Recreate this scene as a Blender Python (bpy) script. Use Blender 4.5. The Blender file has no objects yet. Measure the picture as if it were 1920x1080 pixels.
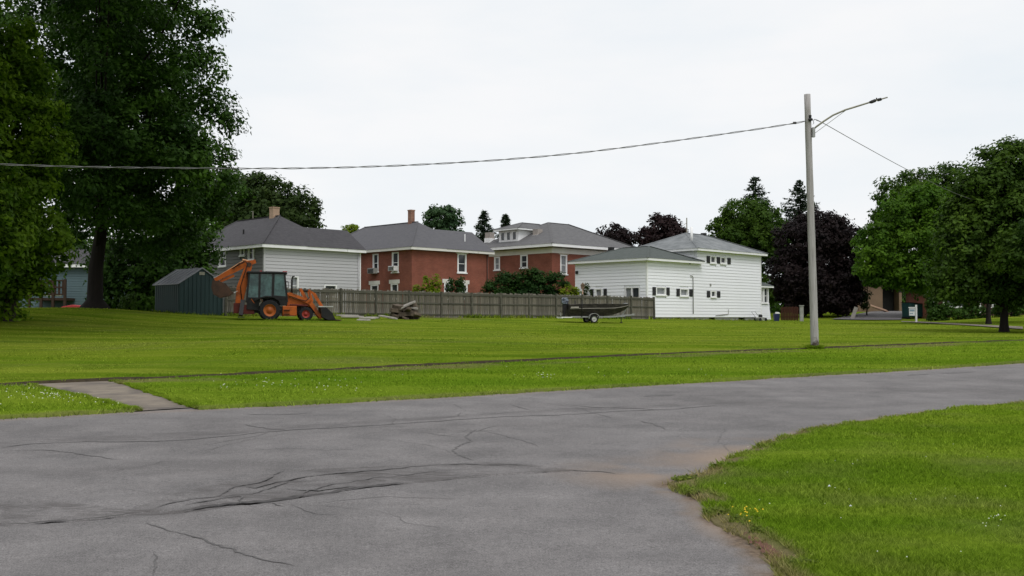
import bpy, math, random
import numpy as np
from math import sin, cos, pi, radians, sqrt, atan2

random.seed(7); RNG = np.random.default_rng(7)
SC = bpy.context.scene
COL = SC.collection

# ------------------------------------------------------------------ camera, sky, sun, exposure
EYE = 1.6; FPX = 1866.0; HOR = 595.0
PITCH = math.atan((HOR-540.0)/FPX)
cd = bpy.data.cameras.new('camera'); cam = bpy.data.objects.new('camera', cd); COL.objects.link(cam)
cam.location = (0, 0, EYE); cam.rotation_euler = (pi/2+PITCH, 0, 0)
cd.sensor_width = 36.0; cd.lens = FPX/1920.0*36.0; cd.clip_start = 0.1; cd.clip_end = 6000
SC.camera = cam

SUN_EL, SUN_AZ = radians(58), radians(155)      # azimuth clockwise from +Y: sun behind the camera to the right
W = bpy.data.worlds.new('World'); SC.world = W; W.use_nodes = True
wn = W.node_tree.nodes; wl = W.node_tree.links; wn.clear()
w_out = wn.new('ShaderNodeOutputWorld'); w_bg = wn.new('ShaderNodeBackground'); w_bg.inputs[1].default_value = 0.1
w_sky = wn.new('ShaderNodeTexSky'); w_sky.sky_type = 'NISHITA'; w_sky.sun_disc = False
w_sky.sun_elevation = SUN_EL; w_sky.sun_rotation = SUN_AZ
w_tc = wn.new('ShaderNodeTexCoord'); w_mp = wn.new('ShaderNodeMapping'); w_mp.inputs['Scale'].default_value = (1.0, 1.0, 3.5)
w_no = wn.new('ShaderNodeTexNoise'); w_no.inputs['Scale'].default_value = 2.2; w_no.inputs['Detail'].default_value = 5; w_no.inputs['Roughness'].default_value = 0.55
w_rp = wn.new('ShaderNodeValToRGB')
w_rp.color_ramp.elements[0].position = 0.30; w_rp.color_ramp.elements[0].color = (0.675, 0.725, 0.765, 1)
w_rp.color_ramp.elements[1].position = 0.62; w_rp.color_ramp.elements[1].color = (0.79, 0.793, 0.80, 1)
w_ml = wn.new('ShaderNodeVectorMath'); w_ml.operation = 'SCALE'; w_ml.inputs['Scale'].default_value = 10.0
w_mx = wn.new('ShaderNodeMix'); w_mx.data_type = 'RGBA'; w_mx.inputs[0].default_value = 0.96
wl.new(w_tc.outputs['Generated'], w_mp.inputs[0]); wl.new(w_mp.outputs[0], w_no.inputs['Vector'])
wl.new(w_no.outputs['Fac'], w_rp.inputs[0]); wl.new(w_rp.outputs[0], w_ml.inputs[0])
wl.new(w_sky.outputs[0], w_mx.inputs[6]); wl.new(w_ml.outputs[0], w_mx.inputs[7])
wl.new(w_mx.outputs[2], w_bg.inputs[0]); wl.new(w_bg.outputs[0], w_out.inputs[0])

sd = bpy.data.lights.new('sun', 'SUN'); so = bpy.data.objects.new('sun', sd); COL.objects.link(so)
sd.energy = 1.5; sd.angle = radians(30); sd.color = (1.0, 0.975, 0.94)
_sx, _sy, _sz = sin(SUN_AZ)*cos(SUN_EL), cos(SUN_AZ)*cos(SUN_EL), sin(SUN_EL)
from mathutils import Vector, Matrix
so.rotation_euler = Vector((_sx, _sy, _sz)).to_track_quat('Z', 'Y').to_euler()
SC.view_settings.view_transform = 'Standard'; SC.view_settings.look = 'None'
SC.view_settings.exposure = 0.28; SC.view_settings.gamma = 1.0; SC.view_settings.use_curve_mapping = False

# ------------------------------------------------------------------ helpers: naming, geometry
def tag(o, label, cat, group=None):
    o['label'] = label; o['category'] = cat
    if group: o['group'] = group
    return o
def thing(name, label, cat, loc=(0, 0, 0), rz=0.0, group=None):
    o = bpy.data.objects.new(name, None); COL.objects.link(o)
    o.location = loc; o.rotation_euler = (0, 0, rz); o.empty_display_size = 0.3
    return tag(o, label, cat, group)
def setting(o): o['kind'] = 'structure'; return o
def stuff(o): o['kind'] = 'stuff'; return o
def copy_tree(o, parent=None):
    c = o.copy(); COL.objects.link(c)
    if parent: c.parent = parent
    for ch in list(o.children): copy_tree(ch, c)
    return c
def link(name, me, mat, parent=None):
    o = bpy.data.objects.new(name, me); COL.objects.link(o)
    if mat and not me.materials: me.materials.append(mat)
    if parent: o.parent = parent
    return o

class MB:
    def __init__(s): s.v = []; s.f = []
    def add(s, vs, fs):
        b = len(s.v); s.v += [tuple(p) for p in vs]; s.f += [tuple(i+b for i in f) for f in fs]; return s
    def box(s, x0, x1, y0, y1, z0, z1):
        if x1 < x0: x0, x1 = x1, x0
        if y1 < y0: y0, y1 = y1, y0
        if z1 < z0: z0, z1 = z1, z0
        return s.add([(x0,y0,z0),(x1,y0,z0),(x1,y1,z0),(x0,y1,z0),(x0,y0,z1),(x1,y0,z1),(x1,y1,z1),(x0,y1,z1)],
                     [(0,3,2,1),(4,5,6,7),(0,1,5,4),(1,2,6,5),(2,3,7,6),(3,0,4,7)])
    def ext(s, poly, y0, y1):                       # polygon in (x,z) pushed along y
        n = len(poly)
        vs = [(x, y0, z) for x, z in poly]+[(x, y1, z) for x, z in poly]
        fs = [tuple(range(n)), tuple(range(2*n-1, n-1, -1))]+[(i, i+n, (i+1) % n+n, (i+1) % n) for i in range(n)]
        return s.add(vs, fs)
    def beam(s, p0, p1, w0, h0, w1=None, h1=None):  # tapered bar, w along y, h across
        w1 = w0 if w1 is None else w1; h1 = h0 if h1 is None else h1
        a = Vector(p0); b = Vector(p1); d = (b-a).normalized()
        side = Vector((0, 1, 0)) if abs(d.y) < 0.9 else Vector((1, 0, 0))
        up = d.cross(side).normalized(); side = up.cross(d).normalized()
        vs = []
        for c, w, h in ((a, w0, h0), (b, w1, h1)):
            vs += [c-side*w/2-up*h/2, c+side*w/2-up*h/2, c+side*w/2+up*h/2, c-side*w/2+up*h/2]
        return s.add(vs, [(0,3,2,1),(4,5,6,7),(0,1,5,4),(1,2,6,5),(2,3,7,6),(3,0,4,7)])
    def tube(s, pts, r, n=8):
        pts = [Vector(p) for p in pts]; m = len(pts)
        rs = [r]*m if not hasattr(r, '__len__') else list(r)
        vs = []; fs = []
        ref = None
        for i, p in enumerate(pts):
            d = (pts[min(i+1, m-1)]-pts[max(i-1, 0)]).normalized()
            if ref is None: ref = Vector((0, 0, 1)) if abs(d.z) < 0.9 else Vector((1, 0, 0))
            a = d.cross(ref).normalized(); b = a.cross(d).normalized(); ref = b
            for k in range(n):
                t = 2*pi*k/n; vs.append(p+a*rs[i]*cos(t)+b*rs[i]*sin(t))
        for i in range(m-1):
            for k in range(n):
                fs.append((i*n+k, i*n+(k+1) % n, (i+1)*n+(k+1) % n, (i+1)*n+k))
        fs.append(tuple(range(n-1, -1, -1))); fs.append(tuple((m-1)*n+k for k in range(n)))
        return s.add(vs, fs)
    def lathe(s, c, prof, n=24, axis='y'):          # profile of (radius, along) round an axis through c
        vs = []; m = len(prof); fs = []
        for r, a in prof:
            for k in range(n):
                t = 2*pi*k/n
                if axis == 'y': vs.append((c[0]+r*cos(t), c[1]+a, c[2]+r*sin(t)))
                else: vs.append((c[0]+r*cos(t), c[1]+r*sin(t), c[2]+a))
        for i in range(m-1):
            for k in range(n): fs.append((i*n+k, i*n+(k+1) % n, (i+1)*n+(k+1) % n, (i+1)*n+k))
        return s.add(vs, fs)
    def mesh(s, name, mat):
        me = bpy.data.meshes.new(name); me.from_pydata(s.v, [], s.f); me.validate(); me.update()
        if mat: me.materials.append(mat)
        return me
    def build(s, name, mat, parent=None, smooth=False, bevel=0.0):
        me = s.mesh(name, mat)
        if smooth: me.polygons.foreach_set('use_smooth', [True]*len(me.polygons))
        o = link(name, me, None, parent)
        if bevel:
            b = o.modifiers.new('bevel', 'BEVEL'); b.width = bevel; b.segments = 2; b.limit_method = 'ANGLE'
        return o

def np_mesh(name, V, F, mat, attrs=None, smooth=False):     # V (n,3), F (m,k) all faces the same size
    me = bpy.data.meshes.new(name); n = len(V); m, k = F.shape
    me.vertices.add(n); me.vertices.foreach_set('co', V.astype(np.float32).ravel())
    me.loops.add(m*k); me.loops.foreach_set('vertex_index', F.astype(np.int32).ravel())
    me.polygons.add(m); me.polygons.foreach_set('loop_start', np.arange(0, m*k, k, dtype=np.int32))
    me.polygons.foreach_set('loop_total', np.full(m, k, dtype=np.int32))
    if smooth: me.polygons.foreach_set('use_smooth', np.ones(m, dtype=bool))
    for an, av in (attrs or {}).items():
        a = me.attributes.new(an, 'FLOAT', 'POINT'); a.data.foreach_set('value', av.astype(np.float32))
    me.update(calc_edges=True); me.materials.append(mat)
    return me

def vnoise(x, y, seed=0):
    xi = np.floor(x).astype(np.int64); yi = np.floor(y).astype(np.int64); xf = x-xi; yf = y-yi
    def h(a, b):
        q = (a*374761393+b*668265263+seed*1442695041) & 0xFFFFFFFF
        q = ((q ^ (q >> 13))*1274126177) & 0xFFFFFFFF
        return ((q ^ (q >> 16)) & 0xFFFF)/65535.0
    u = xf*xf*(3-2*xf); v = yf*yf*(3-2*yf)
    return (h(xi, yi)*(1-u)+h(xi+1, yi)*u)*(1-v)+(h(xi, yi+1)*(1-u)+h(xi+1, yi+1)*u)*v
def fbm(x, y, oct=4, seed=0):
    t = 0; a = 0.5
    for i in range(oct): t = t+a*vnoise(x*2**i, y*2**i, seed+i); a *= 0.5
    return t

# ------------------------------------------------------------------ where a point of the photograph lies in the place
def ray(px, py):
    u = (px-960)/FPX; v = (540-py)/FPX
    return u, cos(PITCH)-v*sin(PITCH), sin(PITCH)+v*cos(PITCH)
def at(px, py, d):
    x, y, z = ray(px, py); t = d/y
    return Vector((x*t, d, EYE+z*t))
_ctl = []
for X in (-40, -15, -6, 0, 6, 15, 40):
    for Y in (-12, 2, 8, 12): _ctl.append((X, Y, 0.02*(Y-6)))
for px, py, d in ((0,786,14.05),(480,762,15.8),(960,738,17.8),(1440,709,21.4),(1920,680,26.2),(0,724,19.3),(480,702,22.3),(960,680,26.2),
                  (1528,656,33),(1920,641,38.5),(1920,755,17.0),(1600,793,13.9),
                  (960,640,36),(500,645,32),(1400,630,46),(100,660,30),(0,604,44),(200,580,57),(20,583,60),(336,590,58),(290,588,60),
                  (440,600,56),(510,602,55),(580,606,53),(640,597,61),(760,597,66),(900,597,71.5),(1050,600,72),(1107,608,66.5),(1226,600,80.5),
                  (760,615,50),(300,615,46),(1420,603,91),(1460,603,93),(1882,626,52),(1600,604,96),(1690,604,94),(1640,586,112),(1760,612,70),(1900,612,72),(1900,595,90)):
    p = at(px, py, d); _ctl.append((p.x, p.y, p.z))
for X in (-120, -60, 0, 60, 120):
    for Y in (130, 220): _ctl.append((X, Y, 1.7))
for X, Y, z in ((-60,40,1.4),(-60,80,2.2),(60,50,.9),(70,80,1.2),(-30,110,1.9),(-60,20,.3),(60,30,.5),(110,50,1.0)): _ctl.append((X, Y, z))
_ctl = np.array(_ctl, float); _n = len(_ctl)
def _k(r2): return np.where(r2 > 0, 0.5*r2*np.log(np.maximum(r2, 1e-12)), 0)
_S = 30.0
_P = _ctl[:, :2]/_S
_A = np.zeros((_n+3, _n+3))
_A[:_n, :_n] = _k(((_P[:, None]-_P[None])**2).sum(-1))+np.eye(_n)*0.0015
_A[:_n, _n] = 1; _A[:_n, _n+1:] = _P; _A[_n, :_n] = 1; _A[_n+1:, :_n] = _P.T
_w = np.linalg.solve(_A, np.r_[_ctl[:, 2], 0, 0, 0])
def gz(X, Y):
    X = np.atleast_1d(np.asarray(X, float)); Y = np.atleast_1d(np.asarray(Y, float)); sh = X.shape
    q = np.stack([np.clip(X.ravel(), -130, 130), np.clip(Y.ravel(), -15, 230)], 1)/_S; out = np.empty(len(q))
    for i in range(0, len(q), 40000):
        c = q[i:i+40000]
        out[i:i+40000] = _k(((c[:, None]-_P[None])**2).sum(-1))@_w[:_n]+_w[_n]+c@_w[_n+1:]
    return out.reshape(sh)
def g1(X, Y): return float(gz(X, Y)[0])
def hit(px, py):
    x, y, z = ray(px, py); ds = np.linspace(3.5, 140, 1400); t = ds/y
    f = EYE+z*t-gz(x*t, ds); i = int(np.argmax(f < 0)) if (f < 0).any() else len(ds)-1
    lo, hi = ds[max(i-1, 0)], ds[i]
    for _ in range(25):
        m = (lo+hi)/2; tt = m/y
        if EYE+z*tt-g1(x*tt, m) < 0: hi = m
        else: lo = m
    return x*hi/y, hi

# ------------------------------------------------------------------ materials
def nodes(name):
    m = bpy.data.materials.new(name); m.use_nodes = True; nt = m.node_tree
    return m, nt, nt.nodes, nt.links, nt.nodes['Principled BSDF']
def noise(N, L, coord, scale, detail=4, stretch=None, rough=0.6):
    no = N.new('ShaderNodeTexNoise'); no.inputs['Scale'].default_value = scale; no.inputs['Detail'].default_value = detail; no.inputs['Roughness'].default_value = rough
    if rough > .72: no.inputs['Distortion'].default_value = 1.4
    if stretch:
        mp = N.new('ShaderNodeMapping'); mp.inputs['Scale'].default_value = stretch[:3]
        if len(stretch) > 3: mp.inputs['Rotation'].default_value = (0, 0, stretch[3])
        L.new(coord, mp.inputs[0]); coord = mp.outputs[0]
    L.new(coord, no.inputs['Vector']); return no.outputs['Fac']
def ramp(N, L, fac, p0, c0, p1, c1):
    r = N.new('ShaderNodeValToRGB'); e = r.color_ramp.elements
    e[0].position = p0; e[0].color = (*c0, 1); e[1].position = p1; e[1].color = (*c1, 1); L.new(fac, r.inputs[0]); return r.outputs[0]
def mixc(N, L, fac, a, b, mode='MIX'):
    m = N.new('ShaderNodeMix'); m.data_type = 'RGBA'; m.blend_type = mode
    for sock, val in ((0, fac), (6, a), (7, b)):
        if isinstance(val, (int, float)): m.inputs[sock].default_value = val
        elif isinstance(val, tuple): m.inputs[sock].default_value = (*val, 1)
        else: L.new(val, m.inputs[sock])
    return m.outputs[2]
def fattr(N, name):
    a = N.new('ShaderNodeAttribute'); a.attribute_name = name; return a.outputs['Fac']
def bumpit(N, L, bsdf, h, strength, dist=0.02):
    b = N.new('ShaderNodeBump'); b.inputs['Strength'].default_value = strength; b.inputs['Distance'].default_value = dist
    L.new(h, b.inputs['Height']); L.new(b.outputs[0], bsdf.inputs['Normal'])
def pm(name, c1, c2=None, scale=2.0, rough=0.6, bump=0.0, bscale=None, stretch=None, metal=0.0, detail=5, p=(0.35, 0.68), grime=None, obj_random=0.0):
    m, nt, N, L, B = nodes(name)
    tc = N.new('ShaderNodeTexCoord').outputs['Object']
    c2 = c2 or tuple(v*0.8 for v in c1)
    col = ramp(N, L, noise(N, L, tc, scale, detail, stretch), p[0], c1, p[1], c2)
    if grime: col = mixc(N, L, ramp(N, L, noise(N, L, tc, grime[1], 6, grime[3] if len(grime) > 3 else None), .5, (0,0,0), .75, (grime[2],)*3), col, grime[0])
    if obj_random:
        oi = N.new('ShaderNodeObjectInfo'); col = mixc(N, L, 1.0, col, ramp(N, L, oi.outputs['Random'], 0, (1-obj_random,)*3, 1, (1+obj_random*.6,)*3), 'MULTIPLY')
    L.new(col, B.inputs['Base Color']); B.inputs['Roughness'].default_value = rough; B.inputs['Metallic'].default_value = metal; B.inputs['Specular IOR Level'].default_value = .5 if rough < .3 else .25
    if bump: bumpit(N, L, B, noise(N, L, tc, bscale or scale*4, 4, stretch), bump)
    return m

def polemat():
    m, nt, N, L, B = nodes('silvered pole wood')
    tc = N.new('ShaderNodeTexCoord').outputs['Object']
    c = ramp(N, L, noise(N, L, tc, 3, 6, (9, 9, .35)), .35, (.40, .38, .375), .68, (.28, .265, .26))
    c = mixc(N, L, ramp(N, L, noise(N, L, tc, 6, 6, (14, 14, .25)), .52, (0,)*3, .64, (.85,)*3), c, (.17, .155, .148))
    c = mixc(N, L, ramp(N, L, noise(N, L, tc, 1.3, 4, (3, 3, .8)), .5, (0,)*3, .75, (.5,)*3), c, (.26, .235, .22))
    sx = N.new('ShaderNodeSeparateXYZ'); L.new(tc, sx.inputs[0]); ad = N.new('ShaderNodeMath'); ad.operation = 'MULTIPLY_ADD'
    L.new(noise(N, L, tc, 7, 4), ad.inputs[0]); ad.inputs[1].default_value = 1.3; L.new(sx.outputs[2], ad.inputs[2])
    c = mixc(N, L, ramp(N, L, ad.outputs[0], .75, (1,)*3, 1.2, (0,)*3), c, (.06, .045, .036))
    L.new(c, B.inputs['Base Color']); B.inputs['Roughness'].default_value = .9
    bumpit(N, L, B, noise(N, L, tc, 6, 6, (14, 14, .25)), .6, .01); return m
def leafmat(name, dark, light, trans=0.3, nscale=0.5):
    m, nt, N, L, B = nodes(name)
    geo = N.new('ShaderNodeTexCoord').outputs['Object']
    c = ramp(N, L, noise(N, L, geo, nscale, 3), .3, dark, .7, light)
    c = mixc(N, L, 1.0, c, ramp(N, L, fattr(N, 'rnd'), 0, (.55, .6, .6), 1, (1.35, 1.25, 1.2)), 'MULTIPLY')
    L.new(c, B.inputs['Base Color']); B.inputs['Roughness'].default_value = 0.6; B.inputs['Specular IOR Level'].default_value = 0.10
    tr = N.new('ShaderNodeBsdfTranslucent'); L.new(mixc(N, L, 1.0, c, (1.2, 1.5, .55), 'MULTIPLY'), tr.inputs[0])
    ms = N.new('ShaderNodeMixShader'); ms.inputs[0].default_value = trans
    L.new(B.outputs[0], ms.inputs[1]); L.new(tr.outputs[0], ms.inputs[2]); L.new(ms.outputs[0], N['Material Output'].inputs[0])
    return m

STREET = radians(31)
def grassmat(name, blade, shift=(1, 1, 1), band=1.0):
    m, nt, N, L, B = nodes(name)
    tc = N.new('ShaderNodeTexCoord').outputs['Object']
    big = noise(N, L, tc, 0.22, 4)
    k = 1.12 if blade else 0.80
    def s(c): return tuple(a*b*k for a, b in zip(c, shift))
    c = ramp(N, L, big, .32, s((.098, .172, .010)), .68, s((.162, .228, .016)))
    mow = noise(N, L, tc, 1.0, 4, (.07, .85, 1.0, -STREET))
    c = mixc(N, L, ramp(N, L, mow, .40, (0,)*3, .60, (.85*band,)*3), c, s((.215, .262, .030)))
    mow2 = noise(N, L, tc, 1.0, 4, (.10, .6, 1.0, -STREET+.25))
    c = mixc(N, L, ramp(N, L, mow2, .50, (0,)*3, .66, (.75*band,)*3), c, s((.072, .134, .007)))
    fine = noise(N, L, tc, 9 if blade else 14, 4)
    c = mixc(N, L, 1.0, c, ramp(N, L, fine, .25, (.62, .66, .6), .75, (1.30, 1.26, 1.3)), 'MULTIPLY')
    c = mixc(N, L, fattr(N, 'dry'), c, (.24, .20, .085) if blade else mixc(N, L, noise(N, L, tc, 35, 4), (.085, .062, .040), (.20, .155, .095)))
    if blade: c = mixc(N, L, 1.0, c, ramp(N, L, fattr(N, 'rnd'), 0, (.48, .54, .5), 1, (1.75, 1.6, 2.2)), 'MULTIPLY')
    L.new(c, B.inputs['Base Color']); B.inputs['Roughness'].default_value = 0.9; B.inputs['Specular IOR Level'].default_value = 0.0
    if blade:
        tr = N.new('ShaderNodeBsdfTranslucent'); L.new(mixc(N, L, 1.0, c, (1.1, 1.25, .6), 'MULTIPLY'), tr.inputs[0])
        ms = N.new('ShaderNodeMixShader'); ms.inputs[0].default_value = 0.3
        L.new(B.outputs[0], ms.inputs[1]); L.new(tr.outputs[0], ms.inputs[2]); L.new(ms.outputs[0], N['Material Output'].inputs[0])
    else: bumpit(N, L, B, noise(N, L, tc, 22, 5), 0.7, 0.04)
    return m
M_SOD = grassmat('sod', False); M_BLADE = grassmat('grass blades', True)
M_SOD2 = grassmat('verge sod', False, (.92, 1.0, .9), .6); M_BLADE2 = grassmat('verge blades', True, (.92, 1.0, .9), .6)

def asphaltmat():
    m, nt, N, L, B = nodes('worn asphalt')
    tc = N.new('ShaderNodeTexCoord').outputs['Object']
    c = ramp(N, L, noise(N, L, tc, .45, 5), .3, (.150, .142, .142), .7, (.200, .190, .190))
    c = mixc(N, L, ramp(N, L, noise(N, L, tc, 1.0, 5, (.10, 1.1, 1, -STREET)), .45, (0,)*3, .7, (.55,)*3), c, (.134, .127, .127))
    spk = noise(N, L, tc, 95, 2, None, .7)
    c = mixc(N, L, 1.0, c, ramp(N, L, spk, .34, (.62,)*3, .68, (1.34,)*3), 'MULTIPLY')
    c = mixc(N, L, 1.0, c, ramp(N, L, noise(N, L, tc, 24, 4), .3, (.86,)*3, .7, (1.13,)*3), 'MULTIPLY')
    c = mixc(N, L, 1.0, c, ramp(N, L, noise(N, L, tc, 1.6, 6), .3, (.82,)*3, .7, (1.14, 1.13, 1.12)), 'MULTIPLY')
    wr = N.new('ShaderNodeMath'); wr.operation = 'MULTIPLY'; L.new(fattr(N, 'wear'), wr.inputs[0])
    wr.inputs[1].default_value = 1
    wn_ = ramp(N, L, noise(N, L, tc, 1.0, 8, (1.8, 5.0, 1, -radians(27)), .75), .40, (.12,)*3, .60, (.95,)*3)
    wf = mixc(N, L, 1.0, wn_, wr.outputs[0], 'MULTIPLY')
    c = mixc(N, L, wf, c, (.086, .079, .078))
    c = mixc(N, L, fattr(N, 'dirt'), c, (.26, .195, .148))
    c = mixc(N, L, fattr(N, 'soil'), c, ramp(N, L, noise(N, L, tc, 30, 4), .35, (.095, .068, .046), .65, (.19, .14, .10)))
    L.new(c, B.inputs['Base Color']); B.inputs['Roughness'].default_value = .92; B.inputs['Specular IOR Level'].default_value = .12
    bumpit(N, L, B, spk, .55, .008)
    return m
M_ASPH = asphaltmat()
M_CRACK = pm('crack tar', (.042, .039, .039), (.085, .079, .078), 12, .9)
M_CRACK2 = pm('faint crack tar', (.088, .083, .082), (.135, .128, .127), 9, .9)
M_SOIL = pm('dark soil', (.045, .036, .024), (.075, .058, .036), 8, .95, .5, 40)
M_CONC = pm('old concrete', (.225, .190, .150), (.135, .115, .098), 1.6, .85, .3, 30, None, 0, 7, (.35, .62), ((.075, .069, .066), .8, .9))
M_WHITE = pm('white vinyl siding', (.86, .86, .91), (.83, .83, .875), .7, .55, 0, None, (.3, .3, 2), 0, 5, (.35, .68), ((.70, .69, .69), .8, .14, (.4, .4, 1)))
M_TRIM = pm('white trim', (.84, .835, .84), (.76, .755, .755), 1.5, .55)
M_CREAM = pm('frieze board', (.72, .70, .65), (.64, .62, .58), 1.2, .6)
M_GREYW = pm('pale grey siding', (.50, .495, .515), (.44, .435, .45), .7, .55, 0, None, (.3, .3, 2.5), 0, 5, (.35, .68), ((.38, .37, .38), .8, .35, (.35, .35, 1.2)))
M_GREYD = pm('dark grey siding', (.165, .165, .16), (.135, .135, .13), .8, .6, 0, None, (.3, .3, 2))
M_ROOFD = pm('charcoal shingles', (.046, .044, .049), (.070, .067, .072), 3, .85, .5, 14, (1, 1, 3), 0, 6, (.3, .7), ((.045, .043, .047), .5, .6))
M_ROOFM = pm('grey shingles', (.082, .081, .089), (.108, .106, .114), 3, .85, .5, 14, (1, 1, 3), 0, 6, (.3, .7))
M_ROOFL = pm('weathered grey shingles', (.098, .096, .099), (.132, .130, .133), 2.4, .85, .5, 14, (1, 1, 3))
M_ROOFG = pm('grey green shingles', (.062, .073, .067), (.084, .095, .090), 3, .85, .4, 14, (1, 1, 3))
M_ROOFW = pm('streaked light shingles', (.135, .145, .15), (.205, .215, .22), 1.1, .85, .4, 14, (1, 1, 1.5), 0, 7, (.38, .62))
M_CAP = pm('ridge cap shingles', (.085, .083, .088), (.11, .108, .112), 5, .85)
def brickmat(name, a, b, mortar):
    m, nt, N, L, B = nodes(name)
    tc = N.new('ShaderNodeTexCoord').outputs['Object']
    sx = N.new('ShaderNodeSeparateXYZ'); L.new(tc, sx.inputs[0])
    ad = N.new('ShaderNodeMath'); L.new(sx.outputs[0], ad.inputs[0]); L.new(sx.outputs[1], ad.inputs[1])
    cb = N.new('ShaderNodeCombineXYZ'); L.new(ad.outputs[0], cb.inputs[0]); L.new(sx.outputs[2], cb.inputs[1])
    bk = N.new('ShaderNodeTexBrick'); L.new(cb.outputs[0], bk.inputs[0])
    bk.inputs['Scale'].default_value = 1; bk.inputs['Brick Width'].default_value = .215; bk.inputs['Row Height'].default_value = .075
    bk.inputs['Mortar Size'].default_value = .007
    bk.inputs['Color1'].default_value = (*a, 1); bk.inputs['Color2'].default_value = (*b, 1); bk.inputs['Mortar'].default_value = (*mortar, 1)
    c = mixc(N, L, 1.0, bk.outputs[0], ramp(N, L, noise(N, L, tc, .8, 6), .3, (.78, .8, .8), .7, (1.18, 1.2, 1.2)), 'MULTIPLY')
    L.new(c, B.inputs['Base Color']); B.inputs['Roughness'].default_value = .85; B.inputs['Specular IOR Level'].default_value = .2
    bumpit(N, L, B, bk.outputs['Fac'], .3, .008)
    return m
M_BRICK = brickmat('red brick', (.245, .073, .045), (.200, .056, .036), (.24, .13, .10))
M_BRICKD = brickmat('shade darkened brown brick', (.085, .038, .030), (.065, .030, .024), (.10, .07, .06))  # tree shade over the low house is put into this brick colour
M_BRICKY = brickmat('mottled chimney brick', (.20, .075, .05), (.30, .16, .11), (.28, .2, .16))
M_TANBR = brickmat('tan chimney brick', (.45, .30, .205), (.40, .26, .175), (.42, .32, .25))
M_PALECH = pm('pale chimney stone', (.36, .32, .29), (.28, .25, .23), 4, .9)
M_STONE = pm('lintel stone', (.40, .335, .245), (.34, .285, .21), 3, .85)
M_FOUND = pm('grey foundation', (.34, .335, .32), (.24, .235, .22), 2.5, .9, .3, 20)
M_GLASS = pm('window glass', (.028, .031, .036), (.05, .055, .062), 1.4, .08)
M_GLASSL = pm('window with pale curtain', (.26, .27, .285), (.16, .17, .18), 5, .12)
M_SHUT = pm('black shutter', (.018, .018, .020), (.028, .028, .030), 4, .6)
M_FENCE = pm('weathered picket wood', (.190, .172, .140), (.088, .078, .058), 3.0, .9, .4, 25, (6, 6, .5), 0, 6, (.3, .7), ((.36, .345, .325), 2.2, .7, (5, 5, .5)), .38)
M_FRAIL = pm('weathered rail wood', (.105, .101, .080), (.062, .060, .045), 3, .9, .3, 20, (.6, 3, 3), 0, 6, (.3, .7), None, .2)
M_POLE = polemat()
M_GALV = pm('galvanised arm', (.30, .285, .22), (.22, .21, .17), 4, .5, 0, None, None, .4)
M_BLACK = pm('black fitting', (.012, .012, .013), (.02, .02, .02), 5, .5)
M_WIRE = pm('cable sheath', (.10, .10, .10), (.16, .16, .16), 6, .6)
M_BARK = pm('shade darkened bark', (.017, .013, .011), (.010, .008, .007), 2.5, .95, .9, 9, (3, 3, .5))  # far below real bark: the deep shade on the trunk is in the colour
M_BARK2 = pm('grey bark', (.075, .062, .050), (.042, .035, .028), 3, .95, .8, 10, (3, 3, .5))
M_ORANGE = pm('faded orange paint', (.46, .108, .014), (.36, .076, .011), 1.8, .5, 0, None, None, 0, 6, (.35, .7), ((.055, .022, .012), 2.6, 1.0))
M_ORPALE = pm('sun bleached orange panel', (.60, .33, .17), (.52, .25, .12), 3, .5)
M_MAC = pm('machine black', (.010, .010, .011), (.018, .017, .017), 3, .55, .1, 20)
M_CABGL = pm('tinted cab glass', (.010, .036, .034), (.060, .14, .13), 2.2, .08, 0, None, None, 0, 4, (.35, .65))
M_TYRE = pm('tyre rubber', (.012, .013, .015), (.020, .020, .022), 5, .85, .3, 30)
M_RIMY = pm('orange rim', (.38, .105, .018), (.28, .065, .014), 4, .5)
M_RIMR = pm('red rim', (.28, .035, .022), (.22, .026, .018), 4, .5)
M_RUST = pm('rusty bucket steel', (.085, .045, .030), (.045, .028, .022), 3.5, .8, .3, 25)
M_DRED = pm('grimy red frame', (.11, .020, .014), (.06, .014, .011), 3, .7)
M_STEEL = pm('polished edge steel', (.55, .55, .54), (.40, .39, .38), 3, .4, 0, None, None, .6)
M_SHEDG = pm('dark green sheet metal', (.022, .046, .046), (.018, .037, .038), 1.2, .5, 0, None, (2, 2, .3))
M_SHEDR = pm('grey metal shed roof', (.21, .215, .235), (.27, .275, .295), 1.5, .5, 0, None, None, .2)
M_TEAL = pm('teal clapboard', (.10, .150, .165), (.085, .13, .142), 1, .6)
M_DECK = pm('dark brown deck wood', (.035, .020, .014), (.05, .03, .02), 3, .8)
M_REDT = pm('red plastic sheet', (.42, .045, .05), (.34, .035, .04), 2, .5)
M_BOAT = pm('dark camo hull', (.018, .015, .014), (.042, .036, .031), 3.5, .6, 0, None, (1, 1, 2.5), 0, 5, (.42, .58))
M_BOATL = pm('pale hull stripe', (.36, .33, .30), (.26, .24, .21), 3, .5)
M_COWL = pm('blue grey cowl', (.20, .23, .29), (.04, .045, .06), 6, .4, 0, None, None, 0, 3, (.45, .55))
M_TRAIL = pm('galvanised trailer steel', (.34, .345, .34), (.26, .262, .26), 5, .5, 0, None, None, .3)
M_SLAB = pm('grey broken slab', (.36, .335, .30), (.26, .24, .215), 3, .9, .4, 18, None, 0, 6, (.35, .7), None, .3)
M_SLABD = pm('dirty broken slab', (.125, .098, .072), (.060, .046, .035), 3, .95, .5, 14, None, 0, 6, (.35, .7), None, .4)
M_TAN = pm('tan stucco', (.20, .135, .09), (.165, .11, .075), 1.2, .8)
M_TANR = pm('brown shingles', (.13, .105, .085), (.17, .14, .11), 4, .9)
M_DARK = pm('unlit interior black', (.01, .01, .01), (.014, .013, .012), 3, .9)
M_BOARD = pm('bare board', (.55, .36, .26), (.48, .31, .22), 3, .8)
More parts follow.
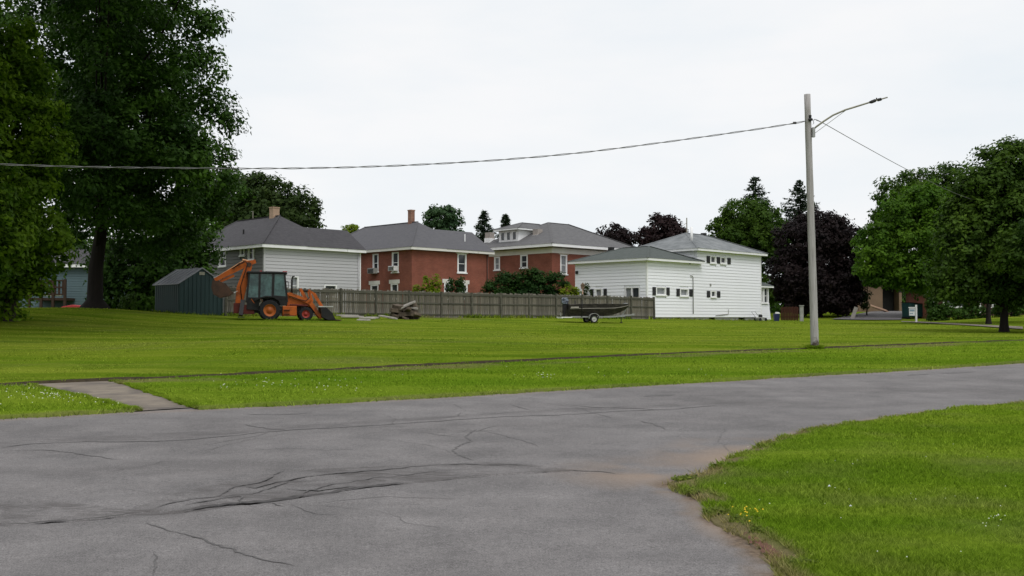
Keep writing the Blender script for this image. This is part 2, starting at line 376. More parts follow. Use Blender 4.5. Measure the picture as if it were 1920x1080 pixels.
M_FRED = pm('red brown boards', (.085, .028, .018), (.065, .022, .015), 3, .8, 0, None, None, 0, 5, (.35, .7), None, .25)
M_BINT = pm('dark teal paint', (.012, .055, .055), (.010, .04, .04), 2, .5)
M_SIGN = pm('white sign paint', (.70, .71, .72), (.62, .63, .64), 3, .5)
M_SIGNB = pm('faded blue print', (.25, .33, .40), (.2, .28, .35), 5, .6)
M_BLUE = pm('blue plastic', (.015, .022, .075), (.012, .018, .06), 4, .5)
M_FLOWW = pm('white petals', (.62, .63, .52), (.52, .54, .42), 4, .8)
M_FLOWY = pm('yellow petals', (.70, .48, .02), (.6, .40, .02), 4, .8)
M_GRAVEL = pm('reddish gravel', (.22, .11, .085), (.12, .07, .058), 30, .9, .5, 60)
L_OAK = leafmat('dark maple leaves', (.017, .046, .008), (.055, .120, .013), .2, .4)
L_LEFT = leafmat('bright maple leaves', (.045, .105, .006), (.135, .225, .010), .3, .7)
L_BACK = leafmat('deep green leaves', (.018, .036, .009), (.040, .068, .013), .25, .35)
L_MID = leafmat('mid green leaves', (.022, .056, .007), (.058, .108, .010), .3, .35)
L_BRI = leafmat('fresh green leaves', (.036, .092, .007), (.088, .172, .011), .28, .45)
L_RDK = leafmat('dark green leaves', (.018, .046, .007), (.064, .118, .011), .25, .5)  # dark green leaf colour of the right-hand trees
L_PUR = leafmat('purple leaves', (.010, .007, .008), (.020, .013, .014), .12, .5)
L_PUR2 = leafmat('plum leaves', (.014, .008, .009), (.026, .014, .015), .12, .5)
L_CON = leafmat('spruce needles', (.022, .040, .026), (.046, .070, .040), .15, .6)
L_YEL = leafmat('yellow green leaves', (.12, .185, .010), (.19, .24, .018), .35, 1.0)
L_HEDG = leafmat('yew needles', (.011, .036, .008), (.028, .068, .011), .2, .7)
L_TOP = leafmat('sage green leaves', (.034, .074, .034), (.058, .108, .046), .3, .4)
L_WEED = leafmat('weed leaves', (.10, .15, .02), (.17, .21, .035), .3, 3.0)

# ------------------------------------------------------------------ ground, street, lawns
def poly_from_px(pts): return np.array([hit(*p) for p in pts])
FAR = poly_from_px([(2,786),(240,773),(480,763),(720,751),(960,738),(1200,724),(1440,710),(1680,696),(1918,681)])
SWK = poly_from_px([(2,724),(240,714),(480,703),(720,691),(960,680),(1200,668),(1440,658),(1680,649),(1918,640)])
def extend(P, xl, xr):
    a = P[0]-(P[2]-P[0])/np.linalg.norm(P[2]-P[0])*1; dl = (P[0]-P[2])/(P[0]-P[2])[0]; dr = (P[-1]-P[-3])/(P[-1]-P[-3])[0]
    return np.vstack([P[0]+dl*(xl-P[0][0]), P, P[-1]+dr*(xr-P[-1][0])])
FAR = extend(FAR, -70, 120); SWK = extend(SWK, -70, 120)
def fy(x): return np.interp(x, FAR[:, 0], FAR[:, 1])
def sy(x): return np.interp(x, SWK[:, 0], SWK[:, 1])
EDGE = poly_from_px([(1918,756),(1800,767),(1700,779),(1600,794),(1530,806),(1480,818),(1440,832),(1400,850),(1365,866),(1335,884),(1300,896),(1258,908),
                     (1272,922),(1300,935),(1325,945),(1322,962),(1345,985),(1385,1008),(1420,1030),(1450,1052),(1466,1078)])
_d = (EDGE[0]-EDGE[2])/np.linalg.norm(EDGE[0]-EDGE[2])
EDGE = np.vstack([EDGE[0]+_d*110, EDGE[0]+_d*40, EDGE[0]+_d*12, EDGE, EDGE[-1]+np.array([.12, -2.0]), EDGE[-1]+np.array([.3, -16])])
def resample(P, step):
    seg = np.linalg.norm(np.diff(P, axis=0), axis=1); s = np.r_[0, np.cumsum(seg)]
    n = max(3, int(s[-1]/step)); t = np.linspace(0, s[-1], n)
    return np.stack([np.interp(t, s, P[:, 0]), np.interp(t, s, P[:, 1])], 1), t
def segdist(X, Y, P):
    q = np.stack([X, Y], -1); best = np.full(X.shape, 1e9)
    for a, b in zip(P[:-1], P[1:]):
        ab = b-a; t = np.clip(((q-a)@ab)/(ab@ab), 0, 1); d = np.linalg.norm(q-a-t[..., None]*ab, axis=-1); best = np.minimum(best, d)
    return best
def inpoly(X, Y, P):
    r = np.zeros(X.shape, bool); n = len(P)
    for i in range(n):
        (x0, y0), (x1, y1) = P[i], P[(i+1) % n]
        c = ((y0 > Y) != (y1 > Y)); r ^= c & (X < (x1-x0)*(Y-y0)/((y1-y0) if y1 != y0 else 1e-9)+x0)
    return r
def gridfaces(n, m):
    i = np.arange(n*m).reshape(n, m)
    return np.stack([i[:-1, :-1], i[1:, :-1], i[1:, 1:], i[:-1, 1:]], -1).reshape(-1, 4)

# the far base sheet of earth under everything
gx = np.r_[-2500, -600, np.linspace(-130, 130, 40), 600, 2500]; gy = np.r_[-400, -60, np.linspace(-15, 230, 40), 700, 3000]
X, Y = np.meshgrid(gx, gy, indexing='ij')
V = np.stack([X, Y, gz(X, Y)-.35], -1).reshape(-1, 3)
setting(link('ground', np_mesh('ground', V, gridfaces(*X.shape), M_SOD, {'dry': np.zeros(len(V))}, True), None))

# street and side street, one sheet of asphalt
def cracked(pts):
    P = poly_from_px(pts); return P
SEAM = cracked([(-250,1010),(-60,988),(0,983),(60,981),(130,977),(200,970),(245,963),(290,957),(330,961),(380,951),(430,945),(470,943),(520,938),(560,931),(610,925),(640,918),(690,912),(760,905),(800,901),(870,895),(930,890),(1000,886),(1060,883)])
WEARP = poly_from_px([(0,985),(0,930),(120,940),(240,955),(330,925),(430,903),(540,882),(700,874),(900,866),(1000,872),(1080,882),(870,897),(690,914),(500,942),(330,964),(120,980)])
WEAR2 = poly_from_px([(0,850),(60,830),(340,822),(560,802),(900,780),(1200,766),(1400,756),(1400,752),(1100,764),(800,782),(500,800),(200,818),(0,828)])
DIRTL = poly_from_px([(1440,834),(1365,868),(1300,884),(1225,885)])
cx = np.r_[np.linspace(-70, -9, 50)[:-1], np.linspace(-9, 9, 420)[:-1], np.linspace(9, 120, 120)]
rt = np.linspace(0, 1, 320)
X = np.repeat(cx[:, None], len(rt), 1); yf = fy(cx)-.0
def rowmap(t, top):                          # close rows between 5 and 12 m, wider ones elsewhere
    a = np.interp(t, [0, .06, .66, 1], [-12, 5.0, 12.0, 12.0]); far = np.interp(t, [0, .66, 1], [0, 0, 1])
    return a, far
a, fr = rowmap(rt, None)
Y = a[None]+fr[None]*(yf[:, None]+.25-12.0)
Y = np.where(yf[:, None] < 12.5, -12+(yf[:, None]+.25+12)*rt[None], Y)
Z = gz(X, Y)+(fbm(X*6, Y*6, 3, 5)-.45)*.006+(fbm(X*.7, Y*.7, 3, 9)-.45)*.02
ds = segdist(X, Y, SEAM)
near = (Y < 13)
wear = np.where(inpoly(X, Y, WEARP), 1.0, np.clip(1-ds/.18, 0, 1)*(X < .9))
w_soft = fbm(X*2.2, Y*4.0, 4, 31)
wear = np.clip(wear*np.clip((w_soft-.24)*3.4, 0, 1), 0, 1)
lane = np.clip((fbm(X*.35+3, Y*.9, 4, 41)-.45)*3, 0, 1)*.35; wear = np.maximum(wear, lane*(Y < fy(X)-.3))
wear = np.maximum(wear, inpoly(X, Y, WEAR2)*.55)
wear = np.maximum(wear, np.clip(1-segdist(X, Y, SEAM[4:20])/.10, 0, 1))
Z = Z-np.where(inpoly(X, Y, WEARP), .018*(fbm(X*5, Y*12, 3, 77)-.1), 0)-.028*np.clip(1-ds/.035, 0, 1)
dirt = np.clip(1-segdist(X, Y, DIRTL)/1.15, 0, 1)*np.clip((fbm(X*1.6, Y*1.6, 5, 55)-.26)*3.0, 0, 1)*.95
soil = np.clip(1.25-segdist(X, Y, EDGE[13:])/.22, 0, 1)*np.clip((fbm(X*3, Y*3, 4, 12)-.30)*5, 0, 1)
dirt = np.maximum(dirt, np.clip(1-segdist(X, Y, EDGE[3:])/.25, 0, 1)*.75*np.clip((fbm(X*4, Y*4, 3, 12)-.25)*3, 0, 1))
dirt = np.maximum(dirt, np.clip(1-np.abs(Y-fy(X)+.1)/.3, 0, 1)*.35)
V = np.stack([X, Y, Z], -1).reshape(-1, 3)
setting(link('road', np_mesh('road', V, gridfaces(*X.shape), M_ASPH, {'wear': wear.ravel(), 'dirt': dirt.ravel(), 'soil': soil.ravel()}, True), None))

def crack(P, w, mat, seed=1, name='road_crack'):
    Q, t = resample(P, .035 if P[:, 1].mean() < 12 else .08)
    d = np.gradient(Q, axis=0); d /= np.linalg.norm(d, axis=1)[:, None]+1e-9; nrm = np.stack([-d[:, 1], d[:, 0]], 1)
    j = (fbm(t*5, t*0+seed, 4, seed)-.47)*.10+(vnoise(t*25, t*0, seed+3)-.5)*.02
    ww = w*(.25+1.5*fbm(t*4, t*0+3, 3, seed+9))*np.clip(np.minimum(t, t[-1]-t)/.25, .12, 1)
    A = Q+nrm*(j-ww/2)[:, None]; B = Q+nrm*(j+ww/2)[:, None]
    P2 = np.vstack([A, B]); z = gz(P2[:, 0], P2[:, 1])+(fbm(P2[:, 0]*6, P2[:, 1]*6, 3, 5)-.45)*.006+(fbm(P2[:, 0]*.7, P2[:, 1]*.7, 3, 9)-.45)*.02+.004
    n = len(Q); i = np.arange(n-1)
    return setting(link(name, np_mesh(name, np.c_[P2, z], np.stack([i, i+1, i+1+n, i+n], 1), mat), None))
for k, (w, mt, pts) in enumerate([
    (.085, M_CRACK, [(330,961),(380,951),(430,945),(470,943),(520,938),(560,931),(610,925),(640,918),(690,912),(760,905)]),
    (.034, M_CRACK, [(-60,988),(0,983),(60,981),(130,977),(200,970),(245,963),(300,959)]),
    (.016, M_CRACK, [(760,905),(800,901),(870,895),(930,890),(1000,886),(1060,883),(1130,884),(1180,890)]),
    (.034, M_CRACK2, [(0,840),(60,832),(120,829),(250,828),(340,825),(430,817),(520,808),(560,805),(700,798),(860,787),(960,782),(1050,778),(1150,772),(1260,768),(1350,760)]),
    (.020, M_CRACK2, [(0,846),(80,843),(150,851),(230,862)]), (.03, M_CRACK2, [(455,795),(500,803),(545,807)]),
    (.028, M_CRACK2, [(895,805),(870,818),(882,828),(855,838),(848,846),(870,856),(892,864)]), (.014, M_CRACK2, [(935,797),(905,806),(880,812)]),
    (.012, M_CRACK2, [(785,809),(825,816),(870,820)]), (.012, M_CRACK2, [(885,833),(925,828),(965,826)]),
    (.018, M_CRACK2, [(270,980),(330,1000),(400,1020),(460,1040),(520,1056),(562,1064)]), (.016, M_CRACK2, [(293,1034),(284,1050),(282,1085)]),
    (.04, M_CRACK2, [(1200,788),(1235,798),(1250,806)]), (.03, M_CRACK2, [(955,760),(1000,770)]), (.20, M_CRACK2, [(1208,743),(1268,740)]),
    (.25, M_CRACK2, [(1700,704),(1745,701)]), (.15, M_CRACK2, [(1765,700),(1830,697)]), (.03, M_CRACK2, [(1060,760),(1120,764),(1190,766),(1260,770)]),
    (.026, M_CRACK2, [(280,955),(320,945),(360,935),(400,932),(440,912),(500,900),(530,882)]), (.03, M_CRACK2, [(330,950),(380,940),(425,932),(452,930),(450,945)]),
    (.03, M_CRACK2, [(440,912),(480,915),(525,902),(590,890),(650,885),(750,877),(830,870),(1000,872)]), (.035, M_CRACK2, [(530,915),(600,920),(640,915),(700,910),(765,905)]),
    (.02, M_CRACK2, [(400,932),(470,925),(540,905),(620,897)]), (.02, M_CRACK2, [(560,931),(590,915),(660,902),(720,893),(860,880)]), (.05, M_CRACK, [(505,945),(528,951)]),
    (.008, M_CRACK2, [(540,945),(600,966),(640,970)]), (.03, M_CRACK2, [(450,776),(520,778),(600,774)])]):
    crack(cracked(pts), w, mt, k+3)

def dryness(X, Y):
    t = (Y-sy(X)); n = fbm(X*.6, Y*1.2, 4, 21)
    strip = np.clip(1-np.abs(t+1.1)/1.1, 0, 1)*np.clip((n-.46)*6, 0, 1)*.75
    lip = np.clip(1-np.abs(Y-fy(X))/.25, 0, 1)*.35*n*2
    return np.clip(strip+lip, 0, .85)
def vgap(x): return .36+.30*np.clip(1-np.abs(np.asarray(x)+8.3)/1.6, 0, 1)
# verge: between street and pavement line, split either side of the driveway apron
AP = poly_from_px([(268,772),(364,764),(237,722),(82,728)])
def apron_x(y, side):                        # left and right border of the apron at y
    a, b = (AP[0], AP[3]) if side == 0 else (AP[1], AP[2])
    return a[0]+(b[0]-a[0])*(y-a[1])/(b[1]-a[1])
def sheet_between(name, x0, x1, n, m, mat, lower, upper, z_off, xl=None, xr=None):
    s = np.linspace(0, 1, n); t = np.linspace(0, 1, m)
    xs = x0+(x1-x0)*s
    X = np.repeat(xs[:, None], m, 1); Y = lower(X)+(upper(X)-lower(X))*t[None]
    if xl is not None or xr is not None:
        for _ in range(40):
            L_ = xl(Y) if xl else np.full_like(Y, x0); R_ = xr(Y) if xr else np.full_like(Y, x1)
            X = L_+(R_-L_)*s[:, None]; Y = lower(X)+(upper(X)-lower(X))*t[None]
    jit = (fbm(X*3, Y*3, 3, 4)-.47)
    Z = gz(X, Y)+z_off+(fbm(X*1.5, Y*1.5, 3, 8)-.47)*.05
    if xr is not None: k_ = np.clip((R_-X)/1.1, 0, 1); Z = Z*k_+(gz(X, Y)+.024)*(1-k_)
    Y[:, 0] += jit[:, 0]*.22
    # a rim that drops down to the street
    Xr = np.concatenate([X[:, :1], X], 1); Yr = np.concatenate([Y[:, :1]-.02, Y], 1); Zr = np.concatenate([Z[:, :1]-z_off-.06, Z], 1)
    V = np.stack([Xr, Yr, Zr], -1).reshape(-1, 3)
    return setting(link(name, np_mesh(name, V, gridfaces(*Xr.shape), mat, {'dry': dryness(Xr, Yr).ravel()}, True), None))
sheet_between('verge', -70, 0, 500, 24, M_SOD2, lambda x: fy(x), lambda x: sy(x)-vgap(x), .05, None, lambda y: apron_x(y, 0)-.06)
sheet_between('verge', 0, 120, 900, 24, M_SOD2, lambda x: fy(x), lambda x: sy(x)-vgap(x), .05, lambda y: apron_x(y, 1), None)
# pavement strip, all but grown over, and the driveway apron
def flat_sheet(name, P, Q, n, m, mat, zo):
    s = np.linspace(0, 1, n)[:, None]; t = np.linspace(0, 1, m)[None]
    A = np.stack([np.interp(s[:, 0], np.linspace(0, 1, len(P)), P[:, k]) for k in (0, 1)], 1); B = np.stack([np.interp(s[:, 0], np.linspace(0, 1, len(Q)), Q[:, k]) for k in (0, 1)], 1)
    XY = A[:, None]*(1-t[..., None])+B[:, None]*t[..., None]
    Z = gz(XY[..., 0], XY[..., 1])+zo
    V = np.concatenate([XY, Z[..., None]], -1).reshape(-1, 3)
    return setting(link(name, np_mesh(name, V, gridfaces(n, m), mat, {'dry': np.zeros(len(V))}, True), None))
xs = np.linspace(-70, 120, 400)
flat_sheet('pavement', np.stack([xs, sy(xs)-.75], 1), np.stack([xs, sy(xs)+.05], 1), 400, 3, M_CONC, .012)
flat_sheet('driveway_apron', np.array([AP[0]-[.1, .05], AP[1]+[.1, -.05]]), np.array([AP[3]+(AP[3]-AP[0])*.25-[.2, 0], AP[2]+(AP[2]-AP[1])*.2+[.25, 0]]), 24, 24, M_CONC, .016)
# lot beyond the pavement, with a cut soil edge
n, m = 700, 90
xs = np.linspace(-70, 120, n); t = np.linspace(0, 1, m)
X = np.repeat(xs[:, None], m, 1); y0 = sy(xs)
Y = y0[:, None]+(235-y0[:, None])*(t[None]**2.2)
Z = gz(X, Y)+.075+(fbm(X*.9, Y*.9, 3, 14)-.47)*.06
Z[:, 0] += (fbm(xs*3, xs*0, 3, 3)-.4)*.03
def lot_dry(X, Y):
    a = at(800, 598, 66); bare = np.clip(1-np.hypot((X-a.x-1.2)*.42, (Y-a.y-.9)*.75)/1.5, 0, 1)*np.clip((fbm(X*1.3, Y*1.3, 4, 61)-.30)*4, 0, 1)
    return np.clip(bare+.25*np.clip((fbm(X*.25, Y*.8, 3, 71)-.52)*4, 0, 1), 0, 1)
V = np.stack([X, Y, Z], -1).reshape(-1, 3)
setting(link('lawn', np_mesh('lawn', V, gridfaces(n, m), M_SOD, {'dry': lot_dry(X, Y).ravel()}, True), None))
def edge_strip(name, Xs, Ys, ztop, zbot, mat):
    n = len(Xs); V = np.r_[np.c_[Xs, Ys-.025, zbot], np.c_[Xs, Ys, ztop]]; i = np.arange(n-1)
    return setting(link(name, np_mesh(name, V, np.stack([i, i+1, i+1+n, i+n], 1), mat), None))
edge_strip('soil_edge', xs, y0, Z[:, 0], gz(xs, y0)-.05, M_SOIL)
# corner lawn on the near side
Ee, tt = resample(EDGE, .06)
nj = np.gradient(Ee, axis=0); nj /= np.linalg.norm(nj, axis=1)[:, None]; nj = np.stack([-nj[:, 1], nj[:, 0]], 1)
vis = np.clip((24-np.abs(Ee[:, 0]))/4, 0, 1)
Ee = Ee+nj*((fbm(tt*2.2, tt*0, 4, 15)-.47)*.16*vis)[:, None]
s_ = tt/tt[-1]
OUT = np.stack([np.full(len(Ee), 125.0), np.interp(s_, [0, 1], [Ee[0, 1]-4, -16])], 1)
u_ = np.linspace(0, 1, 46)**2.6
XY = Ee[:, None]*(1-u_[None, :, None])+OUT[:, None]*u_[None, :, None]
X = XY[..., 0]; Y = XY[..., 1]
Z = gz(X, Y)+.05*np.clip(u_/.0015, .25, 1)[None]+(fbm(X*1.3, Y*1.3, 3, 18)-.47)*.05*np.clip(u_/.01, 0, 1)[None]
Xr = np.concatenate([X[:, :1], X], 1); Yr = np.concatenate([Y[:, :1], Y], 1); Zr = np.concatenate([Z[:, :1]-.09, Z], 1)
def corner_dry(X, Y):
    e = segdist(X, Y, EDGE[3:]); bare = np.clip(1.5-e/.16, 0, 1)*np.clip((.45-fbm(X*2.6, Y*2.6, 3, 91))*14, 0, 1)
    return np.clip(bare+np.clip(1-e/.22, 0, 1)*np.clip((fbm(X*3, Y*3, 3, 33)-.35)*4, 0, 1)*.8+.30*np.clip((fbm(X*1.1, Y*1.1, 4, 35)-.46)*4, 0, 1), 0, .85)
V = np.stack([Xr, Yr, Zr], -1).reshape(-1, 3)
setting(link('corner_lawn', np_mesh('corner_lawn', V, gridfaces(*Xr.shape), M_SOD2, {'dry': corner_dry(Xr, Yr).ravel()}, True), None))

rr = random.Random(17)                        # hair cracks wandering through the old surface
for k in range(26):
    x, y = hit(rr.uniform(0, 1700), rr.choice([rr.uniform(765, 830), rr.uniform(780, 860), rr.uniform(890, 1060)])); a = STREET+rr.choice([0, 0, .9, -1.1, 1.6])+rr.uniform(-.3, .3); P = [(x, y)]
    for _ in range(rr.randint(3, 7)):
        a += rr.uniform(-.6, .6); l = rr.uniform(.25, .7); P.append((P[-1][0]+cos(a)*l, P[-1][1]+sin(a)*l))
    P = np.array(P)
    if (P[:, 1] > fy(P[:, 0])-.3).any() or inpoly(P[:, 0], P[:, 1], np.vstack([EDGE, [[130, -16], [130, EDGE[0][1]-2]]])).any() or P[:, 1].min() < 5: continue
    crack(P, rr.uniform(.004, .010), M_CRACK2, 40+k)
# grass blades on those lawns
def blades(name, N, d0, d1, u0, u1, test, dry, zoff, hgt, mat, seed):
    r = np.random.default_rng(seed)
    d = d0*(d1/d0)**r.random(N); u = u0+(u1-u0)*r.random(N); X = u*d; Y = d
    k = test(X, Y); X = X[k]; Y = Y[k]; n = len(X)
    z = gz(X, Y)+zoff
    h = hgt*(.35+1.0*r.random(n))*(.6+.8*fbm(X*1.7, Y*1.7, 3, seed)); w = np.maximum(.0035, Y*.0005)*(.7+.7*r.random(n))
    a = r.random(n)*2*pi; le = (.3+1.5*r.random(n)**1.5)*h; b = r.random(n)*2*pi
    dx, dy = np.cos(a)*w, np.sin(a)*w
    P0 = np.stack([X-dx, Y-dy, z], 1); P1 = np.stack([X+dx, Y+dy, z], 1); P2 = np.stack([X+np.cos(b)*le, Y+np.sin(b)*le, z+h], 1)
    V = np.stack([P0, P1, P2], 1).reshape(-1, 3); F = np.arange(3*n).reshape(-1, 3)
    rn = np.repeat(r.random(n), 3); dr = np.repeat(dry(X, Y), 3)
    return stuff(link(name, np_mesh(name, V, F, mat, {'rnd': rn, 'dry': dr}), None))
CORNER = np.vstack([EDGE, [[130, -16], [130, EDGE[0][1]-2]]])
blades('lawn_grass', 620000, 5.0, 24, .10, 1.05, lambda X, Y: inpoly(X, Y, CORNER+0) & ((segdist(X, Y, EDGE[3:]) > .16) | (fbm(X*2.6, Y*2.6, 3, 91) > .44)), corner_dry, .035, .042, M_BLADE2, 3)
def in_verge(X, Y):
    ap = (X > apron_x(Y, 0)-.16) & (X < apron_x(Y, 1)+.04)
    return (Y > fy(X)+.0) & (Y < sy(X)-vgap(X)+.08) & ~ap
blades('verge_grass', 230000, 12, 46, -.66, .66, in_verge, dryness, .03, .052, M_BLADE2, 4)
blades('lot_grass', 300000, 17, 96, -.66, .66, lambda X, Y: (Y > sy(X)-.02), lot_dry, .05, .045, M_BLADE, 5)
def apron_rag(X, Y):
    n_ = fbm(X*3.5, Y*3.5, 3, 37)
    return (Y > fy(X)) & (Y < sy(X)-.2) & ((np.abs(X-apron_x(Y, 1)+.02) < .05+.22*np.clip(n_-.42, 0, 1)*2) | (np.abs(X-apron_x(Y, 0)+.05) < .05+.3*np.clip(n_-.45, 0, 1)*2))
blades('apron_edge_grass', 600000, 14, 21, -.53, -.28, apron_rag, dryness, .01, .05, M_BLADE2, 7)
def rag(X, Y): return (np.abs(Y-fy(X)) < .14) & ~((X > apron_x(Y, 0)-.2) & (X < apron_x(Y, 1)))
blades('verge_edge_grass', 160000, 12, 40, -.66, .66, rag, dryness, -.005, .075, M_BLADE2, 6)
blades('corner_edge_grass', 260000, 5.4, 18, .12, .66, lambda X, Y: (segdist(X, Y, Ee[::6]) < np.where(inpoly(X, Y, CORNER), .20, .045)) & (fbm(X*2.6, Y*2.6, 3, 91)+.22*vnoise(X*40, Y*40, 5) > .46), corner_dry, .0, .055, M_BLADE2, 8)

def pole_ring(X, Y):
    p = at(1528, 656, 33); return np.hypot(X-p.x, Y-p.y) < .24
blades('pole_base_grass', 30000, 32, 34.2, .29, .32, pole_ring, dryness, .03, .11, M_BLADE, 44)
def fence_foot(X, Y):
    a = np.array([-17.15, 59.5]); d = np.array([28.57, 20.75]); L_ = np.linalg.norm(d); d = d/L_; s_ = (X-a[0])*d[0]+(Y-a[1])*d[1]; t_ = (X-a[0])*d[1]-(Y-a[1])*d[0]
    return (s_ > 0) & (s_ < L_) & (t_ > .10) & (t_ < .45) & (fbm(X*.9, Y*.9, 3, 93) > .40)
blades('fence_foot_grass', 160000, 57, 82, -.30, .16, fence_foot, lot_dry, .04, .30, M_BLADE, 45)
def fringe(X, Y):
    r = np.zeros(X.shape, bool)
    for (ox, oy), a, (x0, x1, y0, y1) in (((-19.23, 57.5), 45, (-.22, 2.95, -.22, 3.3)), ((10.85, 80), 45.2, (.8, 19.6, -.40, .0)), ((-13.2, 55), 15, (-.5, .5, -1.15, -.75)), ((-13.2, 55), 15, (1.6, 2.3, -1.05, -.75)), ((5.28, 67), 12, (-.4, .4, -1.05, -.7))):
        c, q = cos(radians(a)), sin(radians(a)); u = (X-ox)*c+(Y-oy)*q; v = -(X-ox)*q+(Y-oy)*c; r |= (u > x0) & (u < x1) & (v > y0) & (v < y1)
    return r
blades('fringe_grass', 260000, 53, 97, -.36, .27, fringe, lot_dry, .04, .17, M_BLADE, 46)
# small flowers and weeds in the grass
def flowers(name, pts, r0, mat, seed):
    mb = MB(); rr = random.Random(seed)
    for x, y, z in pts:
        r = r0*(.7+.6*rr.random()); n = 6
        mb.add([(x, y, z+r)]+[(x+r*cos(2*pi*k/n), y+r*sin(2*pi*k/n), z) for k in range(n)], [(0, k+1, (k+1) % n+1) for k in range(n)])
    return stuff(mb.build(name, mat))
rr = random.Random(3); pts = []
for c in ([(rr.gauss(115, 45), rr.gauss(752, 6)) for _ in range(70)]+[(rr.uniform(0, 240), rr.uniform(735, 772)) for _ in range(60)]+
          [(rr.uniform(390, 680), rr.gauss(731, 8)) for _ in range(80)]+[(rr.gauss(1022, 12), rr.gauss(712, 3)) for _ in range(22)]+[(rr.uniform(700, 1500), rr.uniform(690, 720)) for _ in range(25)]):
    x, y = hit(*c)
    if in_verge(np.array([x]), np.array([y]))[0]: pts.append((x, y, g1(x, y)+.10))
flowers('clover_flowers', pts[::3]+pts[1::3], .0105, M_FLOWW, 4)
pts = []
for c in ([(rr.uniform(1330, 1915), rr.uniform(840, 1075)) for _ in range(60)]+[(rr.gauss(1860, 22), rr.gauss(990, 10)) for _ in range(16)]):
    x, y = hit(*c)
    if inpoly(np.array([x]), np.array([y]), CORNER)[0]: pts.append((x, y, g1(x, y)+.085))
flowers('daisy_flowers', pts[::2]+pts[61::2], .0048, M_FLOWW, 5)
pts = [(x, y, g1(x, y)+.09) for x, y in (hit(rr.gauss(1402, 22), rr.gauss(985, 8)) for _ in range(16))]
flowers('yellow_weed_flowers', pts, .0075, M_FLOWY, 6)

# ------------------------------------------------------------------ trees and shrubs
def leaf_cloud(blobs, per_clump, clump_r, leaf, seed, spacing=1.0, up=.5, inner=.35, flat=.75, aspect=.55):
    """blobs: (cx,cy,cz,rx,ry,rz); clumps of leaves spread over and inside each blob"""
    r = np.random.default_rng(seed); C = []
    for (cx, cy, cz, rx, ry, rz) in blobs:
        area = 4*pi*(((rx*ry)**1.6+(rx*rz)**1.6+(ry*rz)**1.6)/3)**(1/1.6)
        ns = max(4, int(area/(clump_r*spacing)**2/2.2)); ni = int(ns*inner)
        d = r.normal(size=(ns+ni, 3)); d /= np.linalg.norm(d, axis=1)[:, None]
        rad = np.r_[.78+.26*r.random(ns), .25+.5*r.random(ni)]
        C.append(np.c_[np.array([cx, cy, cz])+d*rad[:, None]*np.array([rx, ry, rz]), d])
    C = np.vstack(C)
    keep = np.ones(len(C), bool)
    cnt = len(C); k = per_clump
    off = r.normal(size=(cnt, k, 3)); off /= np.linalg.norm(off, axis=2)[..., None]
    off *= (r.random((cnt, k, 1))**.45)*clump_r*(.65+.7*r.random((cnt, 1, 1)))*np.array([1, 1, flat])
    P = (C[:, None, :3]+off).reshape(-1, 3)
    nrm = (off/clump_r*.8+C[:, None, 3:]*.45+np.array([0, 0, up])).reshape(-1, 3)+r.normal(size=(cnt*k, 3))*.45
    nrm /= np.linalg.norm(nrm, axis=1)[:, None]+1e-9
    t = r.normal(size=nrm.shape); t -= (t*nrm).sum(1)[:, None]*nrm; t /= np.linalg.norm(t, axis=1)[:, None]+1e-9
    b = np.cross(nrm, t); s = (leaf*(.6+.8*r.random(len(P))))[:, None]
    V = np.stack([P-t*s*.5, P+b*s*aspect*.5-nrm*s*.1, P+t*s*.5, P-b*s*aspect*.5-nrm*s*.1], 1).reshape(-1, 3)
    F = np.arange(len(V)).reshape(-1, 4)
    cl = np.repeat(r.random(cnt), k); rn = np.repeat(np.clip(.5*cl+.5*r.random(len(P)), 0, 1), 4)
    return V, F, rn, C
def ptree(name, label, base, blobs, mat, bark, trunk_r, seed, per=60, cr=.9, leaf=.26, fork=None, limbs=14, group=None, cat='tree', spacing=1.0, inner=.35, up=.5, trunk_pts=None, flare=1.5, flat=.75):
    """blobs relative to the base; > trunk, limb (each), crown"""
    root = thing(name, label, cat, base, 0, group)
    V, F, rn, C = leaf_cloud(blobs, per, cr, leaf, seed, spacing, up, inner, flat)
    link('crown', np_mesh('crown', V, F, mat, {'rnd': rn}), None, root)
    rr = random.Random(seed); top = fork or 0.45*max(b[2]+b[5] for b in blobs); cxm = sum(b[0] for b in blobs)/len(blobs)
    if trunk_r:
        H = max(b[2]+b[5]*.55 for b in blobs)
        pts = trunk_pts or [(0, 0, -.25), (0, 0, .05), (0, 0, .5), (.02, 0, top*.5), (cxm*.15, 0, top), (cxm*.4, 0, (top+H)/2), (cxm*.6, 0, H)]
        rs = [trunk_r*flare*1.15, trunk_r*flare, trunk_r*1.12, trunk_r, trunk_r*.82, trunk_r*.4, trunk_r*.08][:len(pts)]
        MB().tube(pts, rs, 14).build('trunk', bark, root, True)
        idx = rr.sample(range(len(C)), min(limbs, len(C)))
        for i in idx:
            e = Vector(C[i, :3]); s = Vector(pts[3]).lerp(Vector(pts[5]), rr.random()); m = s.lerp(e, .5)+Vector((0, 0, -.08*(e-s).length+.25))
            if (e-s).length < .4: continue
            r0 = trunk_r*(.22+.12*rr.random())
            MB().tube([s, s.lerp(m, .5)+Vector((0, 0, .1)), m, e], [r0, r0*.75, r0*.5, r0*.12], 6).build('limb', bark, root, True)
    return root
